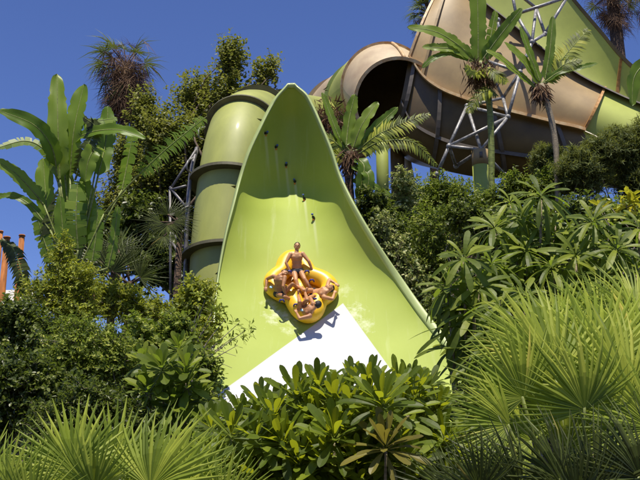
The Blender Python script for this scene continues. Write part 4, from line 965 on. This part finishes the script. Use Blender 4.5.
B = [
 # label, blobs, Y, leaf, size, shoots, per, kind
 ('yellow-green small-leaved shrub at the foot of the olive tube', [(196, 300, 22, 22), (180, 322, 26, 24), (205, 330, 16, 18)], 25, 'lf_yellow', .12, 560, 12, 'round'),
 ('bright yellow-green shrub below the dark spiky fan palm', [(120, 300, 28, 20), (88, 296, 24, 26), (148, 312, 24, 20)], 24, 'lf_yellow', .12, 700, 12, 'small'),
 ('pale sprigged shrub rising under the banana stems', [(62, 258, 10, 30), (46, 296, 26, 24), (78, 284, 20, 24), (78, 312, 24, 22)], 21, 'lf_yellow', .10, 900, 12, 'small'),
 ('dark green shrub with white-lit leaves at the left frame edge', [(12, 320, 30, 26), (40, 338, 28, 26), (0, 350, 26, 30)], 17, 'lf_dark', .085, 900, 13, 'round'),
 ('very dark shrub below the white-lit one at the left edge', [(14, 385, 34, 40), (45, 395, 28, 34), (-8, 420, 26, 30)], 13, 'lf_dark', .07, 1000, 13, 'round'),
 ('broad mid-green shrub in the middle of the left bank', [(80, 345, 34, 30), (110, 362, 34, 32), (60, 372, 26, 26)], 15, 'lf_mid', .075, 1200, 13, 'small'),
 ('shaded shrub tangled behind the light broad leaves', [(150, 345, 30, 28), (128, 390, 30, 30), (175, 340, 20, 26)], 16, 'lf_mid', .085, 950, 13, 'round'),
 ('dark shrub directly behind the left fan palm', [(95, 405, 30, 26), (60, 425, 30, 28), (130, 425, 30, 26)], 11, 'lf_dark', .065, 850, 13, 'small'),
 ('dark shrub in the shade at the base of the slide wall\'s left edge', [(205, 375, 12, 26), (200, 410, 22, 24), (180, 430, 26, 26)], 13.5, 'lf_mid', .085, 600, 12, 'small'),
 ('small-leaved shrub under the raised column and truss', [(450, 195, 28, 20), (425, 200, 22, 22), (488, 206, 24, 18)], 38, 'lf_mid', .17, 900, 12, 'small'),
 ('mid-green shrub at the foot of the two slender trunks', [(524, 192, 28, 20), (556, 184, 22, 22), (512, 182, 14, 12)], 37, 'lf_mid', .17, 820, 12, 'small'),
 ('shrub with pale variegated leaves right of the blue gap', [(404, 190, 13, 24), (400, 214, 16, 24), (412, 235, 14, 20)], 34.5, 'lf_pale', .17, 360, 11, 'round'),
 ('very dark shrub touching the upper right slide edge', [(372, 205, 16, 20), (385, 230, 22, 24), (398, 258, 22, 24)], 33, 'lf_dark', .15, 820, 12, 'round'),
 ('shrub with lit cream-edged leaves along the slide edge', [(382, 222, 10, 14), (396, 246, 14, 18), (412, 272, 16, 20), (424, 298, 16, 22)], 30.5, 'lf_pale', .13, 320, 11, 'round'),
 ('reddish-stemmed shrub between slide edge and umbrella trees', [(430, 228, 22, 26), (445, 258, 18, 24), (428, 268, 18, 26)], 31, 'lf_mid', .14, 720, 12, 'small'),
 ('dark shrub low by the slide edge under the drooping leaves', [(440, 318, 16, 24), (462, 342, 14, 18), (482, 356, 18, 18)], 28, 'lf_dark', .12, 620, 12, 'round'),
 ('dark dense shrub behind the tallest umbrella tree', [(480, 225, 26, 26), (462, 215, 22, 20), (505, 240, 26, 30)], 27, 'lf_dark', .13, 800, 12, 'round'),
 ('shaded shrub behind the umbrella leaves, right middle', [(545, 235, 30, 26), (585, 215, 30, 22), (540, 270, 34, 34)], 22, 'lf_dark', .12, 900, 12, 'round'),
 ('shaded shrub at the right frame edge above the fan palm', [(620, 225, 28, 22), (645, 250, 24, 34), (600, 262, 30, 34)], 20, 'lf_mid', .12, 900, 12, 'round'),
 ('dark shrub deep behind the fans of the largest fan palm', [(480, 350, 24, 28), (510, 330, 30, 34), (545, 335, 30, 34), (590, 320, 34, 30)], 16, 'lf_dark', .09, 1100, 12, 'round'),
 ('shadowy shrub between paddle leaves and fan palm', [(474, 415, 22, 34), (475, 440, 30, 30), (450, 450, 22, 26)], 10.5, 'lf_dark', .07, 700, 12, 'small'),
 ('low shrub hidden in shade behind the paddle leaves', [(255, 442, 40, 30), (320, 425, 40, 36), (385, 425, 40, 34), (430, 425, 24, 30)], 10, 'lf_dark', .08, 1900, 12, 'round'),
]
for label, bl, Y, leaf, size, sh, per, kind in B:
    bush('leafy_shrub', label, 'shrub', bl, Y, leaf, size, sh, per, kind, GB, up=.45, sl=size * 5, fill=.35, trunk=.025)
GC = 'feathery grey-green shrubs under the green flume'
bush('feathery_shrub', 'largest feathery shrub, cut by the right frame edge', 'shrub', [(622, 150, 26, 24), (640, 185, 22, 26), (650, 140, 24, 30)], 36, 'lf_feather', .22, 2600, 14, 'needle', GC, up=.6, sl=.6, fill=.3, trunk=.06, wide=3)
bush('feathery_shrub', 'feathery shrub below the rusty joint of the flume', 'shrub', [(583, 172, 26, 24), (600, 152, 18, 18)], 35.5, 'lf_feather', .22, 2000, 14, 'needle', GC, up=.6, sl=.6, fill=.3, trunk=.06, wide=3)
bush('feathery_shrub', 'low feathery shrub left of the other two', 'shrub', [(548, 160, 18, 16), (562, 178, 18, 18)], 38, 'lf_feather', .22, 1100, 14, 'needle', GC, up=.6, sl=.6, fill=.3, trunk=.06, wide=3)
bush('croton_shrub', 'yellow-leaved croton shrub above the umbrella leaves at right', 'shrub', [(604, 206, 14, 6), (628, 203, 12, 7), (644, 212, 8, 10)], 17, 'lf_croton', .26, 12, 6, 'oblong', up=.9, sl=.3, fill=.2, trunk=.03)
# twiggy branch shrub in front of the slide's left edge
def twiggy():
    root_p = P(192, 420, 20); gz = float(ground(root_p.x, 20)); root = empty('twiggy_shrub', (root_p.x, 20, gz), 'sparse shrub whose bare twigs and leaf tufts reach across the slide wall', 'shrub')
    sb = MB(); mb = MB(); o = np.array([root_p.x, 20, gz])
    tips = [(212, 312), (226, 318), (240, 322), (232, 338), (214, 345), (204, 330), (222, 360), (200, 352), (238, 345), (196, 318), (246, 330), (205, 300), (187, 335)]
    trunk_top = np.array(list(P(192, 372, 20))); V, Fc = tube(spline([o, (o + trunk_top) / 2 + np.array([.1, 0, 0]), trunk_top], 10), np.linspace(.05, .03, 10), 7); sb.add(V, Fc)
    for k_, (x, y) in enumerate(tips):
        e = np.array(list(P(x, y, 20 + rng.uniform(-.5, .5)))); m = trunk_top * .45 + e * .55 + np.array([-.12, 0, -.06]); V, Fc = tube(spline([trunk_top, m, e], 10), np.linspace(.02, .006, 10), 5); sb.add(V, Fc)
        if k_ != 6 and k_ != 12:
            for s in range(3): rosette(mb, e + rng.normal(size=3) * .09, norm(e - m + rng.normal(size=3) * .1), .20, 6, (5, 60), .16, .2, 1.0, 0, 1)
    for (x0, y0, x1, y1) in ((192, 372, 226, 392), (195, 360, 232, 368), (190, 350, 236, 356), (186, 360, 214, 318), (190, 340, 200, 305)):
        a, e = np.array(list(P(x0, y0, 20))), np.array(list(P(x1, y1, 19.7))); V, Fc = tube(spline([a, (a + e) / 2 + np.array([0, 0, .08]), e], 8), np.linspace(.012, .004, 8), 4); sb.add(V, Fc)
    part(mb, 'crown', M['lf_mid'], root); part(sb, 'trunk', M['twig'], root)
twiggy()
# brown dead thatch clump left of the funnel
c = P(327, 134, 40); root = empty('dry_palm', (c.x, c.y, float(ground(c.x, c.y))), 'reddish brown dry palm tuft between slide wall and cream tunnel', 'palm')
mb = MB(); n = 1500; pos = np.array(list(c)) + rng.normal(size=(n, 3)) * np.array([.42, .4, .65]); scatter(mb, 'small', pos, rdir(n, -.2), rdir(n), rng.uniform(.3, .7, n), W=np.full(n, .28)); part(mb, 'crown', M['thatch'], root)
sb = MB(); limb(sb, (c.x, c.y, float(ground(c.x, c.y)) - .2), tuple(c), .16, .14); part(sb, 'trunk', M['palmbark'], root)

strelitzia('broad-leaved plant whose one big leaf hangs in at the right frame edge', 31, 668, (662, 66), [
    ([(660, 66, 0), (646, 64, -.1), (634, 78, -.2), (632, 106, -.2)], 17), ([(664, 64, 0), (672, 40, 0), (684, 20, 0)], 16), ([(666, 68, 0), (684, 62, 0), (700, 74, 0)], 15)], [], .12, [(668, 190), (664, 120), (662, 66)])
# ------------------------------------------------------------------ orange posts and white wall at far left
for label, px, ytop, w_, Y in (('thick rusty orange post nearest the left frame edge', 7, 238, 3.6, 29), ('thin rusty orange post behind the thick one', 1, 232, 2.4, 31), ('rusty orange post right of the thick one', 22, 236, 3.2, 30)):
    a = P(px, ytop, Y); gz = float(ground(a.x, Y)); r = w_ * PX(Y)
    root = empty('orange_post', (a.x, a.y, gz), label, 'post', 'rusty orange posts')
    V, Fc = tube([(a.x, a.y, gz - .2), (a.x + .02, a.y, (gz + a.z) / 2), (a.x, a.y, a.z)], [r, r * .95, r * .9], 10); mb = MB(); mb.add(V, Fc); part(mb, 'shaft', M['orange_post'], root)
    V, Fc = tube([(a.x, a.y, a.z), (a.x, a.y, a.z + .05)], [r * 1.15, r * .9], 10); mb = MB(); mb.add(V, Fc); part(mb, 'cap', M['orange_post'], root)
a = P(5, 300, 32); V, Fc = box((a.x - 2, a.y, (float(ground(a.x, 32)) + a.z) / 2 + .1), (6.2, .25, a.z - float(ground(a.x, 32)) + .5)); mb = MB(); mb.add(V, Fc)
o = mb.build('garden_wall', M['white_wall']); tag(o, 'low white wall glimpsed behind the orange posts', 'wall')

# ------------------------------------------------------------------ ground cover
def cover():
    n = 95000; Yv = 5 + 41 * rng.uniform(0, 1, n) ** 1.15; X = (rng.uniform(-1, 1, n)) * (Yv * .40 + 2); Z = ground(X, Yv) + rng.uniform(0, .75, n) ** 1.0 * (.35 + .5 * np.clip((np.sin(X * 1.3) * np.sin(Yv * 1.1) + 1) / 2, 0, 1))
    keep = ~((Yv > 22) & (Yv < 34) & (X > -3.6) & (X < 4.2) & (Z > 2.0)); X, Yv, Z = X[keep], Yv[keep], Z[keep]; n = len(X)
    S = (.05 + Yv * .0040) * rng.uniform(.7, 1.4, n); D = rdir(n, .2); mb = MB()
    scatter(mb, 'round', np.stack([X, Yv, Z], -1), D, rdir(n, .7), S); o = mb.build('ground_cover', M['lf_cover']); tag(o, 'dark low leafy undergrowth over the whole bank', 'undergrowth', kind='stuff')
cover()

# ------------------------------------------------------------------ light
SUN = np.array([math.cos(R(73)) * math.sin(-.05), -math.cos(R(73)) * math.cos(.05), math.sin(R(73))]); el = math.asin(SUN[2]); az = math.atan2(SUN[0], SUN[1])
w = bpy.data.worlds.new('World'); scene.world = w; w.use_nodes = True; n = w.node_tree; n.nodes.clear()
sky = n.nodes.new('ShaderNodeTexSky'); sky.sky_type = 'NISHITA'; sky.sun_disc = False; sky.sun_elevation = el; sky.sun_rotation = az
sky.altitude = 600; sky.air_density = 1.0; sky.dust_density = .1; sky.ozone_density = 5.5
bg = n.nodes.new('ShaderNodeBackground'); bg.inputs[1].default_value = .125; o_ = n.nodes.new('ShaderNodeOutputWorld')
tn_ = n.nodes.new('ShaderNodeMix'); tn_.data_type = 'RGBA'; tn_.blend_type = 'MULTIPLY'; tn_.inputs[0].default_value = 1; tn_.inputs[7].default_value = (.62, .63, .88, 1)
n.links.new(sky.outputs[0], tn_.inputs[6]); n.links.new(tn_.outputs[2], bg.inputs[0]); n.links.new(bg.outputs[0], o_.inputs[0])
ld = bpy.data.lights.new('sun', 'SUN'); ld.energy = 4.9; ld.angle = R(.53); ld.color = (1, .93, .80)
lo = bpy.data.objects.new('sun', ld); COL.objects.link(lo); lo.location = (10, -10, 40)
lo.rotation_euler = Vector(tuple(SUN)).to_track_quat('Z', 'Y').to_euler()

scene.view_settings.view_transform = 'Standard'; scene.view_settings.look = 'None'; scene.view_settings.exposure = .27; scene.view_settings.gamma = 1
scene.view_settings.use_curve_mapping = False
scene.cycles.max_bounces = 6; scene.cycles.diffuse_bounces = 4; scene.cycles.transmission_bounces = 4; scene.cycles.glossy_bounces = 2
